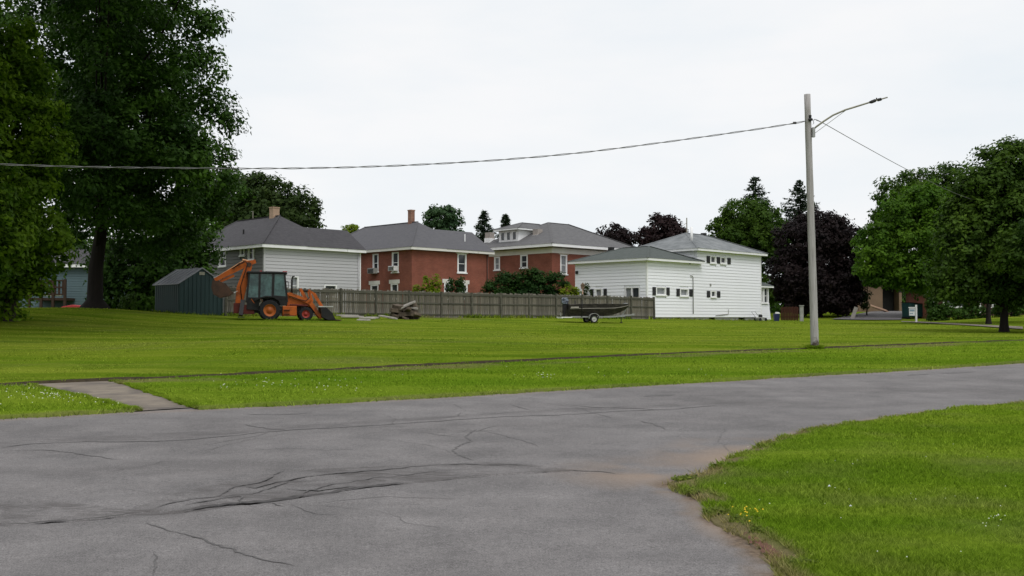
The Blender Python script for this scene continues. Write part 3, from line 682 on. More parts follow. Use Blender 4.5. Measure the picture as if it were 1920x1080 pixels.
def spruce(name, label, base, H, R, seed, group=None, n=26, mat=None):
    root = thing(name, label, 'tree', base, 0, group)
    MB().tube([(0, 0, -.3), (0, 0, H*.5), (0, 0, H)], [.28, .16, .02], 8).build('trunk', M_BARK, root, True)
    r = np.random.default_rng(seed); P = []; T = []; NN = []
    zs = np.linspace(.42, .99, n)
    for z in zs:
        rad = R*(1-z)**.68*(.75+.4*r.random())+.12; nb = int(6+9*(1-z))
        for k in range(nb):
            a = r.random()*2*pi; L = rad*(.7+.45*r.random()); steps = max(3, int(L/.26))
            for i in range(steps):
                q = (i+.6)/steps
                for s in range(5):
                    zz = z*H-.25*L*q+.22*L*q*q*1.3+r.normal()*.07
                    P.append((cos(a)*L*q+r.normal()*.14*(1.1-q), sin(a)*L*q+r.normal()*.14*(1.1-q), zz))
                    T.append((cos(a)+r.normal()*.6, sin(a)+r.normal()*.6, -.2+r.normal()*.45)); NN.append((r.normal()*.5, r.normal()*.5, 1))
    P = np.array(P); t = np.array(T); t /= np.linalg.norm(t, axis=1)[:, None]; nn = np.array(NN); nn -= (nn*t).sum(1)[:, None]*t; nn /= np.linalg.norm(nn, axis=1)[:, None]
    b = np.cross(nn, t); s = (.42*(.6+.8*r.random(len(P))))[:, None]
    V = np.stack([P-t*s*.3, P+b*s*.2, P+t*s*.7, P-b*s*.2], 1).reshape(-1, 3)
    link('crown', np_mesh('crown', V, np.arange(len(V)).reshape(-1, 4), mat or L_CON, {'rnd': np.repeat(r.random(len(P)), 4)}), None, root)
    return root
def base_at(px, d, dz=0.0):
    X = (px-960)/FPX*d; return (X, d, g1(X, d)+.05+dz)
def rel(base, px, py, d, rx, ry, rz):                      # a blob of the crown by where its middle lies
    p = at(px, py, d); return (p.x-base[0], p.y-base[1], p.z-base[2], rx, ry, rz)

# the big dark tree on the left
b = base_at(178, 57)
B_ = lambda px, py, rx, rz, dd=0, ry=None: rel(b, px, py, 57+dd, rx, ry or rx*.9, rz)
ptree('broadleaf_tree', 'tallest dark green tree beside the shed with a thick dark trunk', b,
      [B_(230, -60, 4.6, 3.2), B_(120, 60, 3.0, 3.0, 1), B_(300, 60, 3.2, 2.6, -1), B_(330, 150, 2.9, 2.2, -.5), B_(225, 130, 2.6, 2.6, 2), B_(345, 235, 2.9, 1.8, -1.5), B_(245, 290, 2.6, 2.0, -2),
       B_(385, 320, 2.0, 1.7, -1), B_(300, 370, 3.4, 1.9, 0), B_(378, 385, 1.2, 1.5, .5), B_(190, 400, 2.2, 1.6, 2), B_(280, 450, 2.4, 1.3, 2.5), B_(160, 215, 2.2, 2.6, 3), B_(375, 60, 1.5, 1.8, 0), B_(400, 190, 1.1, 1.5, 0), B_(330, 435, 1.3, 1.0, 1), B_(85, 160, 2.2, 2.2, 2), B_(90, 300, 2.2, 2.0, 2), B_(120, 400, 2.2, 1.7, 2), B_(60, 20, 2.6, 2.2, 1), B_(250, 380, 2.6, 1.6, 0), B_(330, 300, 2.0, 1.6, 1), B_(420, 350, 1.2, 1.0, 0), B_(180, 320, 2.4, 2.0, 1), B_(190, 60, 2.6, 2.2, -1.5), B_(185, 180, 2.4, 2.2, -2), B_(195, 260, 2.0, 1.6, -2.5), B_(150, 0, 2.6, 2.0, -1), B_(180, 250, 3.0, 1.9, -6), B_(290, 280, 3.0, 1.7, -6), B_(110, 330, 2.6, 1.5, -7), B_(240, 140, 3.2, 2.0, -6), B_(345, 300, 2.0, 1.5, -5), B_(60, 250, 2.8, 2, -6), B_(200, 395, 2.0, .9, -5), B_(300, 400, 2.0, .9, -4), B_(200, 20, 3.2, 2.2, -6), B_(200, -190, 5, 3, -8), B_(60, -180, 4, 2.5, -12), B_(320, -190, 4, 2.5, -9), B_(210, -350, 5, 3.5, -3), B_(120, 200, 3, 2, 6, 3.5), B_(280, 250, 3, 2, 6, 3.5), B_(215, 365, 1.7, 1.0, -2), B_(280, 200, 2.4, 1.8, -2)],
      L_OAK, M_BARK, .40, 11, 64, .8, .26, fork=4.5, limbs=22, spacing=1.12, inner=.22, flare=2.1)
b = base_at(20, 44, -.05)
B_ = lambda px, py, rx, rz, dd=0, ry=None: rel(b, px, py, 44+dd, rx, ry or rx*.9, rz)
ptree('broadleaf_tree', 'yellow green tree at the left edge with branches down to the lawn', b,
      [B_(20, 75, 1.1, 1.1, 0), B_(25, 150, 1.7, 1.2, 0), B_(-40, 120, 2.0, 2.0, 0), B_(55, 215, 1.5, .95, -.5), B_(60, 285, 1.7, .9, 0), B_(30, 345, 1.8, .9, -.5), B_(85, 268, 1.0, .6, 0), B_(40, 420, 1.8, .9, 0), B_(78, 445, 1.0, .6, -.3),
       B_(5, 490, 1.6, .8, 0), B_(12, 545, 1.3, .7, .3), B_(-60, 300, 2.2, 2.2, 0), B_(-40, 480, 2.2, 2.2, 0), B_(-5, 580, 1.0, .5, 0), B_(88, 478, .95, .6, 0), B_(70, 515, .8, .45, 0), B_(105, 455, .8, .5, 0), B_(50, 545, .7, .4, 0), B_(-110, 200, 3.2, 3, -2), B_(-150, 330, 3.6, 3, -4), B_(-120, 450, 3.4, 2.4, -4), B_(-60, 420, 2.6, 1.8, -4), B_(-200, 150, 4, 3.6, -3)],
      L_LEFT, M_BARK2, .26, 12, 62, .55, .235, fork=2.0, limbs=18, spacing=1.05, inner=.3)
b = (-18.5, 29.0, g1(-18.5, 29)+.05)  # tree added out of view, its high crown placed to shade the left lawn
ptree('broadleaf_tree', 'unseen tall spreading tree added beyond the left edge to shade the left lawn', b,
      [(0, 0, 15.2, 5.2, 5, 3.0), (5.2, 2.5, 17.5, 3.4, 3.4, 2.3), (3.5, 7, 18.5, 5, 5, 2.6), (-1, 12.5, 19.5, 5, 5, 2.8), (6.5, 10, 19.5, 3.5, 4, 2.2), (-5, 8, 16, 4.5, 5, 4), (-3.5, 1, 11, 3.6, 3.6, 3), (-1.5, 4.5, 15.5, 4.2, 4, 3.0), (-2.5, -2, 8.2, 2.2, 2.4, 2), (-3.5, 4, 8, 2.8, 2.8, 2.2)], L_LEFT, M_BARK2, .40, 48, 40, .9, .36, fork=6, limbs=12)
# dark growth behind the shed
GB = 'dark trees behind the shed'
for k, (px, py, d, blobs, lab) in enumerate([
    (255, 470, 70, [(0, 0, 2.6, 3.2, 2.2, 2.8), (1.5, .5, 4.6, 2.4, 2, 2.2), (-1.4, 0, 4.0, 2.2, 1.8, 2.3), (-1.5, 0, 1.4, 1.6, 1.4, 1.5), (2.0, 0, 1.6, 1.6, 1.4, 1.7)], 'dark low tree between the thick trunk and the green shed'),
    (345, 440, 71, [(-1, 0, 3.2, 2.2, 2.0, 3.2), (.3, .5, 5.2, 2.2, 2, 2.2), (1.2, .5, 3.0, 1.0, 1, 2.4)], 'dark leafy tree behind the ridge of the shed, left of the grey house'),
    (95, 470, 92, [(0, 0, 4.2, 4.0, 3.0, 3.8), (2.6, 1, 5.6, 3.0, 2.5, 2.6), (-3.5, 0, 5, 3, 2.5, 3)], 'dark tree behind the teal house at far left')]):
    bb = base_at(px, d); ptree('broadleaf_tree', lab, bb, blobs, L_OAK, M_BARK, .2, 40+k, 55, .8, .30, limbs=8, group=GB, inner=.4)
bb = base_at(243, 62); ptree('shrub', 'small rounded green shrub left of the shed', bb, [(0, 0, .55, .55, .5, .5)], L_MID, M_BARK, .04, 47, 40, .28, .14, limbs=3, cat='shrub')
# trees behind the houses
b = base_at(500, 112); B_ = lambda px, py, rx, rz, dd=0, ry=None: rel(b, px, py, 112+dd, rx, ry or rx*.9, rz)
ptree('broadleaf_tree', 'wide green tree rising behind the chimney of the grey and white house', b,
      [B_(455, 385, 4.5, 3.6), B_(505, 372, 3.4, 2.6), B_(545, 390, 3.0, 2.6), B_(580, 410, 1.8, 2.2), B_(500, 430, 6, 4), B_(470, 350, 2.4, 1.6), B_(420, 400, 4, 4)], L_BACK, M_BARK, .45, 13, 48, 1.05, .46, limbs=8, inner=.25)
b = base_at(828, 118); B_ = lambda px, py, rx, rz, dd=0, ry=None: rel(b, px, py, 118+dd, rx, ry or rx*.9, rz)
ptree('broadleaf_tree', 'fresh green tree showing above the roof of the first brick house', b,
      [B_(826, 412, 1.9, 1.6), B_(806, 410, 1.1, 1.0), B_(850, 410, 1.2, 1.1), B_(815, 398, .8, .7), B_(843, 397, .8, .7), B_(828, 440, 2.4, 1.6)], L_TOP, M_BARK, .2, 14, 26, .6, .36, limbs=8, inner=.4)
b = base_at(658, 120); ptree('broadleaf_tree', 'tiny yellow green treetop between the grey house and the brick house', b, [rel(b, 657, 430, 120, .85, .8, .6), rel(b, 662, 445, 120, 1.2, 1, 1.0)], L_YEL, M_BARK, .12, 15, 24, .4, .3, limbs=4)
def top_tree(px, py, d, R, lab, seed, mat=None, n=36):
    bb = base_at(px, d); H = at(px, py, d).z-bb[2]; return spruce('spruce_tree', lab, bb, H, R, seed, 'spruce tops behind the roofs', n, mat)
top_tree(908, 396, 125, 4.2, 'broad dark spruce top left of the brick house with the dormer', 21)
top_tree(948, 402, 128, 3.0, 'small green spruce top just behind the dormer roof', 22)
top_tree(1418, 331, 135, 6.5, 'spruce top above the round green tree', 23)
top_tree(1502, 337, 135, 7.0, 'spruce top just left of the utility pole above the purple tree', 24)
GP = 'purple leaved trees'
b = base_at(1160, 125); ptree('broadleaf_tree', 'purple leaved treetop over the right slope of the dormered brick house', b, [rel(b, 1148, 440, 125, 2.0, 2, 1.4), rel(b, 1175, 450, 125, 1.5, 2, 1.3), rel(b, 1150, 480, 125, 3, 2.5, 2.5)], L_PUR, M_BARK, .25, 16, 26, .7, .40, group=GP, limbs=6)
b = base_at(1242, 118); ptree('broadleaf_tree', 'plum coloured tree behind the white pipe of the white house roof', b, [rel(b, 1242, 432, 118, 2.4, 2, 1.5), rel(b, 1262, 440, 118, 1.6, 2, 1.6), rel(b, 1218, 446, 118, 1.5, 2, 1.2), rel(b, 1238, 412, 118, .9, 1, .6), rel(b, 1255, 414, 118, .7, 1, .6), rel(b, 1240, 480, 118, 3, 2.5, 2.5)], L_PUR2, M_BARK, .25, 17, 34, .65, .38, group=GP, limbs=6)
b = base_at(1402, 118); B_ = lambda px, py, rx, rz, dd=0, ry=None: rel(b, px, py, 118+dd, rx, ry or rx*.9, rz)
ptree('broadleaf_tree', 'dense round topped green tree behind the right end of the white house roof', b,
      [B_(1405, 440, 4.4, 4.2), B_(1365, 450, 2.5, 3.0), B_(1440, 440, 2.6, 3.2), B_(1400, 405, 3.0, 1.9), B_(1410, 520, 4.6, 3.6)], L_MID, M_BARK, .4, 18, 55, .8, .36, limbs=6, inner=.2)
b = base_at(1535, 104); B_ = lambda px, py, rx, rz, dd=0, ry=None: rel(b, px, py, 104+dd, rx, ry or rx*.9, rz)
ptree('broadleaf_tree', 'big dark purple tree between the white house and the utility pole', b,
      [B_(1510, 455, 3.2, 2.6), B_(1560, 450, 3.0, 2.6), B_(1535, 425, 2.4, 1.8), B_(1490, 510, 2.7, 2.6), B_(1570, 510, 2.6, 2.4), B_(1530, 520, 3.6, 2.6), B_(1580, 440, 1.6, 1.6), B_(1545, 555, 3.4, 1.3), B_(1480, 545, 1.6, 1.4), B_(1590, 545, 1.6, 1.2), B_(1500, 570, 1.6, .9), B_(1600, 500, 1.5, 1.8), B_(1560, 575, 2.2, .8)], L_PUR, M_BARK, .3, 19, 50, .7, .34, limbs=8, group=GP)
# right hand group
b = base_at(1735, 98); B_ = lambda px, py, rx, rz, dd=0, ry=None: rel(b, px, py, 98+dd, rx, ry or rx*.9, rz)
ptree('broadleaf_tree', 'tall back tree with a flat dark top right of the utility pole', b,
      [B_(1690, 365, 2.3, 2.3), B_(1735, 350, 2.8, 1.9), B_(1790, 350, 3.0, 2.3), B_(1740, 420, 5, 4), B_(1660, 395, 1.2, 1.5)], L_RDK, M_BARK, .4, 20, 50, .85, .36, limbs=6)
b = base_at(1853, 76); B_ = lambda px, py, rx, rz, dd=0, ry=None: rel(b, px, py, 76+dd, rx, ry or rx*.9, rz)
ptree('broadleaf_tree', 'fresh bright green tree in front of the tan garage', b,
      [B_(1700, 395, 2.0, 1.5), B_(1670, 440, 2.2, 1.2), B_(1735, 370, 1.6, 1.0), B_(1725, 450, 2.6, 1.7), B_(1650, 480, 2.1, .9), B_(1700, 500, 2.3, .9), B_(1640, 450, 1.3, .9), B_(1750, 410, 2.0, 1.6), B_(1760, 490, 2.2, 1.4), B_(1625, 508, 1.2, .45), B_(1740, 530, 1.8, .7), B_(1690, 525, 1.5, .5), B_(1780, 450, 2, 2), B_(1650, 525, 1.0, .35)], L_BRI, M_BARK, .16, 25, 60, .62, .27, fork=3.2, limbs=10)
b = base_at(1882, 53); B_ = lambda px, py, rx, rz, dd=0, ry=None: rel(b, px, py, 53+dd, rx, ry or rx*.9, rz)
ptree('broadleaf_tree', 'large dark green tree at the right edge with its trunk on the lawn', b,
      [B_(1890, 310, 1.9, 1.2), B_(1850, 350, 1.6, 1.2), B_(1915, 390, 2.4, 1.9), B_(1850, 420, 1.9, 1.5), B_(1810, 470, 1.4, 1.1), B_(1880, 490, 2.3, 1.1), B_(1795, 525, 1.2, .6), B_(1840, 515, 1.4, .7), B_(1950, 480, 2.0, 1.6), B_(1930, 320, 1.8, 1.6), B_(1970, 400, 2.4, 2.4), B_(1910, 535, 1.6, .7), B_(1815, 400, 1.3, 1.2), B_(1800, 440, 1.3, 1.3), B_(1780, 500, 1.2, .9), B_(1850, 545, 1.4, .5), B_(1780, 548, 1.0, .4), B_(1830, 552, 1.3, .45), B_(1905, 556, 1.6, .45), B_(1870, 370, 1.8, 1.4), B_(1950, 550, 1.5, .6), B_(1900, 440, 2.2, 1.8, 2), B_(2040, 430, 2.6, 2.4), B_(2060, 300, 2.6, 2.2), B_(1960, 470, 2.2, 1.6, -4), B_(2060, 500, 2.4, 1.4, -4), B_(1830, 480, 1.4, 1.0, 2)], L_RDK, M_BARK, .19, 26, 66, .55, .225, fork=2.3, limbs=20, inner=.3)
b = base_at(1990, 78); B_ = lambda px, py, rx, rz, dd=0, ry=None: rel(b, px, py, 78+dd, rx, ry or rx*.9, rz)
ptree('broadleaf_tree', 'slender dark tree behind the right hand trunk', b, [B_(1860, 490, 3.0, 2.0), B_(1830, 530, 2.6, 1.1), B_(1900, 530, 2.6, 1.2), B_(1760, 535, 2.2, .9), B_(1720, 520, 1.6, .8), B_(1930, 470, 3, 2.4)], L_RDK, M_BARK2, .17, 27, 46, .7, .30, fork=2.6, limbs=8)
b = base_at(1625, 104); ptree('shrub', 'olive shrub overhanging the tan garage beside the purple tree', b, [rel(b, 1622, 520, 104, 1.2, 1.2, .8), rel(b, 1650, 525, 104, 1.7, 1.2, .7), rel(b, 1620, 555, 104, .5, .7, 1.4)], L_BACK, M_BARK, .06, 28, 30, .45, .24, limbs=4, cat='shrub')
# shrubs behind the fence
def shrub(px0, px1, pyt, d, lab, mat, seed, leaf=.2, cr=.35, per=34, n=4, cat='shrub', name='shrub', group=None):
    bb = base_at((px0+px1)/2, d); k = d/FPX; w = (px1-px0)*k/2; top = at(px0, pyt, d).z-bb[2]; rr = random.Random(seed); bl = []
    for i in range(n):
        x = -w*.62+1.24*w*i/max(1, n-1) if n > 1 else 0
        h = top*(.80+.18*rr.random()) if i not in (n//2,) else top*.97
        bl.append((x, rr.uniform(-.2, .2), h*.5, max(w*(1.9 if n > 5 else 1.25)/n, .3), max(w/n*1.1, .4), h*.5))
    return ptree(name, lab, bb, bl, mat, M_BARK, .05, seed, per, cr, leaf, limbs=5, cat=cat, inner=.3, group=group)
shrub(890, 1082, 495, 79, 'long dark green yew hedge behind the fence below the dormered brick house', L_HEDG, 31, .20, .45, 62, 8, 'hedge', 'hedge')
shrub(775, 826, 515, 75, 'yellow green bush showing over the fence by the corner of the brick house', L_YEL, 32, .19, .3, 30, 3)
shrub(840, 866, 514, 77, 'narrow dark green bush over the fence under the brick house window', L_HEDG, 33, .18, .28, 30, 2)
shrub(1048, 1086, 532, 78, 'lime green bush over the fence at the end of the hedge', L_YEL, 34, .17, .28, 34, 3)
shrub(1094, 1108, 528, 78.5, 'thin straggly brown green plant behind the fence above the boat', L_BACK, 36, .12, .16, 16, 1)

for px0, px1, pyt, lab, sd_ in ((1738, 1772, 548, 'tall dark shrub between the dumpster and the low brick house', 54), (1748, 1800, 566, 'dark shrub at the left end of the low brick house', 51), (1796, 1850, 572, 'low dark shrub in front of the middle of the low brick house', 52), (1862, 1930, 563, 'dark shrub at the right end of the low brick house', 53)):
    shrub(px0, px1, pyt, 90, lab, L_OAK, sd_, .24, .4, 34, 3)
# the far wood that closes the view behind the yards
bl = []; rr = random.Random(31)
for px in list(range(-120, 440, 34))+list(range(1400, 2080, 34)):
    d = rr.uniform(150, 175); x = (px-960)/FPX*d; h = rr.uniform(5, 8.5) if px > 1300 else rr.uniform(7, 11); bl.append((x, d, 1.5+h*.5, rr.uniform(3, 4.4), 3, h*.55))
V, F, rn, C = leaf_cloud(bl, 34, 1.3, .62, 61, 1.1, .5, .2)
stuff(link('far_wood', np_mesh('far_wood', V, F, L_OAK, {'rnd': rn}), None))

# ------------------------------------------------------------------ houses
class House:
    def __init__(s, name, label, px, d, ang=45.2, cat='house'):
        s.ang = radians(ang); s.X = (px-960)/FPX*d; s.Y = d; s.c, s.s = cos(s.ang), sin(s.ang)
        s.root = thing(name, label, cat, (s.X, s.Y, 0), s.ang)
    def w(s, x, y): return s.X+s.c*x-s.s*y, s.Y+s.s*x+s.c*y
    def u_of(s, face, px):                    # distance along a face at which the photograph shows column px
        k = (px-960)/FPX; kind, off = face
        if kind == 'R': X0, Y0 = s.w(0, off); a, b = s.c, s.s
        else: X0, Y0 = s.w(off, 0); a, b = -s.s, s.c
        return (k*Y0-X0)/(a-k*b)
    def z_of(s, face, u, py):
        X, Y = s.w(u, face[1]) if face[0] == 'R' else s.w(face[1], u)
        return at(960, py, Y).z
    def rect(s, face, x0, x1, y0, y1):        # pixel box -> (u0,u1,z0,z1)
        a, b = s.u_of(face, x0), s.u_of(face, x1); a, b = min(a, b), max(a, b); m = (a+b)/2
        return a, b, s.z_of(face, m, y1), s.z_of(face, m, y0)
def fbox(mb, face, u0, u1, z0, z1, o0, o1):
    k, f = face
    if k == 'R': mb.box(u0, u1, f-o1, f-o0, z0, z1)
    else: mb.box(f-o1, f-o0, u0, u1, z0, z1)
def wall_panel(h, face, u0, u1, z0, z1, wins, mat, name='wall', thick=.22):
    us = sorted({u0, u1, *[min(max(w[k], u0), u1) for w in wins for k in (0, 1)]}); zs = sorted({z0, z1, *[min(max(w[k], z0), z1) for w in wins for k in (2, 3)]})
    mb = MB()
    for a, b in zip(us[:-1], us[1:]):
        run = None
        for c, d in zip(zs[:-1], zs[1:]):
            m, n = (a+b)/2, (c+d)/2
            if any(w[0] < m < w[1] and w[2] < n < w[3] for w in wins):
                if run: fbox(mb, face, a, b, run[0], run[1], -thick, 0); run = None
            else: run = (run[0], d) if run else (c, d)
        if run: fbox(mb, face, a, b, run[0], run[1], -thick, 0)
    return mb.build(name, mat, h.root)
def siding(h, wall, face, u0, u1, z0, z1, wins, mat, step=.23):
    z = z0; cache = {}
    while z < z1-.02:
        zt = min(z+step, z1); segs = [(u0, u1)]
        for w in wins:
            if w[2]-.06 < zt and w[3]+.06 > z:
                segs = [q for a, b in segs for q in ((a, min(b, w[0]-.04)), (max(a, w[1]+.04), b)) if q[1]-q[0] > .03]
        for a, b in segs:
            key = (round(a, 3), round(b, 3), round(zt-z, 3))
            if key not in cache:
                k, f = face; H = zt-z-.017
                def P(u, zz, o): return (u, f-o, zz) if k == 'R' else (f-o, u, zz)
                mb = MB().add([P(a, 0, .003), P(b, 0, .003), P(b, 0, .072), P(a, 0, .072), P(a, H, .003), P(b, H, .003), P(b, H, .050), P(a, H, .050)],
                              [(0,1,2,3),(4,7,6,5),(3,2,6,7),(0,4,5,1),(0,3,7,4),(1,5,6,2)])
                cache[key] = mb.mesh('siding_board', mat)
            o = link('siding_board', cache[key], None, wall); o.location = (0, 0, z)
        z = zt
def window(h, face, r, pane=None, rail=True, case=.09, sill=True, lintel=None, shutters=None, depth=.07, mull=None, proud=.095):
    pane = pane or M_GLASS; u0, u1, z0, z1 = r; mb = MB(); c = case
    fbox(mb, face, u0-c*.3, u0+c, z0, z1, -depth, proud); fbox(mb, face, u1-c, u1+c*.3, z0, z1, -depth, proud)
    fbox(mb, face, u0-c*.3, u1+c*.3, z1-.001, z1+c, -depth, proud+.01); fbox(mb, face, u0+c, u1-c, z0, z0+c*.7, -depth, proud-.004)
    fr = mb.build('window', M_TRIM, h.root)
    pn = MB(); fbox(pn, face, u0+c*.6, u1-c*.6, z0+c*.4, z1-.01, -depth+.005, -depth+.02); pn.build('pane', pane, fr)
    if rail:
        mb = MB(); fbox(mb, face, u0+c, u1-c, (z0+z1)/2-.025, (z0+z1)/2+.025, -depth+.02, -depth+.05); mb.build('meeting_rail', M_TRIM, fr)
    if mull:
        mb = MB(); fbox(mb, face, mull-.04, mull+.04, z0+c*.7, z1, -depth+.02, proud-.01); mb.build('mullion', M_TRIM, fr)
    if sill:
        mb = MB(); fbox(mb, face, u0-c, u1+c, z0-.10, z0-.001, -.05, proud+.06); mb.build('sill', M_TRIM, fr)
    if lintel:
        mb = MB(); fbox(mb, face, u0-.22, u1+.22, z1+c+.002, z1+c+.32, -.05, proud+.03); mb.build('lintel', lintel, fr)
    for a, b in (shutters or []):
        sh = MB(); fbox(sh, face, a, b, z0-.03, z1+.06, .074, .105); sho = sh.build('shutter', M_SHUT, fr)
    return fr
def hip(h, x0, x1, y0, y1, ze, ridge, axis, zr, mat, name='roof', skip=()):
    e = [(x0, y0, ze), (x1, y0, ze), (x1, y1, ze), (x0, y1, ze)]; (a, b), c = ridge
    if axis == 'y': r = [(c, a, zr), (c, b, zr)]; f = [(0, 1, 4), (1, 2, 5, 4), (2, 3, 5), (3, 0, 4, 5), (3, 2, 1, 0)]
    else: r = [(a, c, zr), (b, c, zr)]; f = [(0, 1, 5, 4), (1, 2, 5), (2, 3, 4, 5), (3, 0, 4), (3, 2, 1, 0)]
    ro = MB().add(e+r, f).build(name, mat, h.root)
    cap = MB(); up = Vector((0, 0, .015)); E = [Vector(p)+up for p in e]; Q = [Vector(p)+up for p in r]
    near = {'y': ((0, 0), (1, 0), (2, 1), (3, 1)), 'x': ((0, 0), (3, 0), (1, 1), (2, 1))}[axis]
    for i, k in near:
        if i not in skip: cap.beam(E[i], Q[k], .20, .035)
    cap.beam(Q[0], Q[1], .20, .035)
    cap.build('ridge_cap', mat, ro)
    return ro
def fascia(h, x0, x1, y0, y1, ze, hgt, mat, name='fascia', inset=.03, t=.05):
    x0 += inset; x1 -= inset; y0 += inset; y1 -= inset; z0 = ze-hgt; z1 = ze-.003; mb = MB()
    mb.box(x0, x1, y0, y0+t, z0, z1); mb.box(x0, x1, y1-t, y1, z0, z1); mb.box(x0, x0+t, y0+t, y1-t, z0, z1); mb.box(x1-t, x1, y0+t, y1-t, z0, z1)
    mb.box(x0+t, x1-t, y0+t, y1-t, z0+.02, z0+.05)
    return mb.build(name, mat, h.root)
def rear_walls(h, x0, x1, y0, y1, z0, z1, mat):
    mb = MB(); mb.box(x0+.22, x1, y1-.22, y1, z0, z1); mb.box(x1-.22, x1, y0+.22, y1-.22, z0, z1); mb.build('rear_wall', mat, h.root)
def gable_x(h, xa, xb, y0, y1, ze, zr, mat, wallmat):
    ym = (y0+y1)/2
    ro = MB().add([(xa, y0, ze), (xb, y0, ze), (xb, ym, zr), (xa, ym, zr), (xb, y1, ze), (xa, y1, ze)], [(0, 1, 2, 3), (2, 4, 5, 3), (0, 3, 5), (0, 5, 4, 1)]).build('wing_roof', mat, h.root)
    MB().add([(xb-.3, y0+.1, ze-.1), (xb-.3, ym, zr-.1), (xb-.3, y1-.1, ze-.1), (xb-.02, y0+.1, ze-.1), (xb-.02, ym, zr-.1), (xb-.02, y1-.1, ze-.1)], [(0, 1, 2), (3, 5, 4), (0, 3, 4, 1), (1, 4, 5, 2), (0, 2, 5, 3)]).build('gable_wall', wallmat, h.root)

# 1 grey and white house
h1 = House('clapboard_house', 'two tone grey and white clapboard house with charcoal hip roof and tan chimney', 495, 72)
FR, FL = ('R', 0), ('L', 0); ZE1 = at(960, 458, 72).z; Z01 = 1.2; L1, A1, D1 = 8.5, 6.6, 12.8
wl_ = [h1.rect(FL, 412, 424, 467, 499), h1.rect(FL, 451, 459, 461, 479), h1.rect(FL, 466, 477, 460, 487)]
wr_ = [h1.rect(FR, 545, 558, 520, 552), h1.rect(FR, 607, 630, 536, 556)]
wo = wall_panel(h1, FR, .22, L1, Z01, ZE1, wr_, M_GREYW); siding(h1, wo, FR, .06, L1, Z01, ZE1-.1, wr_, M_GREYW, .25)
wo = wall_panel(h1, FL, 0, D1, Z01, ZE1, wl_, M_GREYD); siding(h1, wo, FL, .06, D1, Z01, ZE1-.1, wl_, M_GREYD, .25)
MB().box(-.085, .055, -.085, .055, Z01, ZE1-.12).build('corner_board', M_GREYW, h1.root)
MB().box(L1-.03, L1+.05, -.085, .05, Z01, ZE1-.12).build('corner_board', M_TRIM, h1.root)
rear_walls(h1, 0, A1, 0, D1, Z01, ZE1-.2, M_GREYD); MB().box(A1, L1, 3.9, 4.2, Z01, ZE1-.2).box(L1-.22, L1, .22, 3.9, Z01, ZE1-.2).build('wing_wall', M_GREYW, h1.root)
for r in wl_: window(h1, FL, r, M_GLASS, r[3]-r[2] > 1)
window(h1, FR, wr_[0], M_GLASSL); window(h1, FR, wr_[1], M_GLASS, False)
hip(h1, -.45, A1+.45, -.45, D1+.45, ZE1, ((3.3, 9.5), 3.3), 'y', 9.45, M_ROOFD, 'roof', (1,))
gable_x(h1, 3.4, L1+.3, -.46, 4.7, ZE1-.015, ZE1-.015+2.58*.655, M_ROOFD, M_GREYW)
fascia(h1, -.45, A1+.45, -.45, D1+.45, ZE1, .24, M_TRIM); MB().box(A1+.45, L1+.32, -.42, -.36, ZE1-.25, ZE1-.02).box(A1+.45, L1+.27, -.36, 4.4, ZE1-.24, ZE1-.21).build('fascia', M_TRIM, h1.root)
MB().box(3.02, 3.58, 3.75, 4.3, 8.9, 10.08).box(2.99, 3.61, 3.72, 4.33, 10.08, 10.16).build('chimney', M_TANBR, h1.root)
MB().tube([(1.2, 5.0, 7.6), (1.2, 5.0, 8.35)], .07, 8).build('vent_pipe', M_BLACK, h1.root)
MB().tube([(3.3, 7.2, 9.4), (3.3, 7.2, 10.1)], .03, 6).build('vent_pipe', M_GALV, h1.root)

MB().tube([(L1-.2, -.14, ZE1-.25), (L1-.2, -.14, 1.6)], .035, 8).build('downpipe', M_GREYW, h1.root, True)
# 2 first brick house
h2 = House('brick_house', 'red brick house with plain grey hip roof and a tall narrow brick chimney', 772, 80)
ZE2 = at(960, 463, 80).z; L2, A2, D2 = 8.6, 6.6, 13.9
wl_ = [h2.rect(FL, 699, 709, 478, 509), h2.rect(FL, 735, 747, 475, 510), h2.rect(FL, 695, 709, 536, 560), h2.rect(FL, 733, 746, 534, 560)]
wr_ = [h2.rect(FR, 858, 874, 478, 511), h2.rect(FR, 833, 844, 533, 560), h2.rect(FR, 864, 876, 535, 560)]
wall_panel(h2, FR, .22, L2, Z01, ZE2, wr_, M_BRICK); wall_panel(h2, FL, 0, D2, Z01, ZE2, wl_, M_BRICK)
rear_walls(h2, 0, A2, 0, D2, Z01, ZE2-.2, M_BRICK); MB().box(A2, L2, 4.4, 4.7, Z01, ZE2-.2).box(L2-.22, L2, .22, 4.4, Z01, ZE2-.2).build('wing_wall', M_BRICK, h2.root)
for i, r in enumerate(wl_): window(h2, FL, r, M_GLASS, True, .10, True, M_CREAM if i > 1 else None, depth=.1, proud=.012)
for i, r in enumerate(wr_): window(h2, FR, r, M_GLASS, True, .11, True, M_CREAM, depth=.1, proud=.012)
hip(h2, -.42, A2+.42, -.42, D2+.42, ZE2, ((3.3, 10.6), 3.3), 'y', 9.75, M_ROOFM, 'roof', (1,))
gable_x(h2, 3.4, L2+.3, -.43, 5.4, ZE2-.015, ZE2-.015+2.915*.645, M_ROOFM, M_BRICK)
fascia(h2, -.42, A2+.42, -.42, D2+.42, ZE2, .22, M_CREAM); MB().box(A2+.42, L2+.32, -.39, -.33, ZE2-.23, ZE2-.02).box(A2+.42, L2+.27, -.33, 5.1, ZE2-.22, ZE2-.19).build('fascia', M_CREAM, h2.root)
MB().box(3.08, 3.5, 3.88, 4.3, 9.1, 10.72).box(3.05, 3.53, 3.85, 4.33, 10.72, 10.82).build('chimney', M_BRICKY, h2.root)
MB().tube([(6.6, .9, 8.1), (6.6, .9, 8.75)], .05, 8).build('vent_pipe', M_TRIM, h2.root)
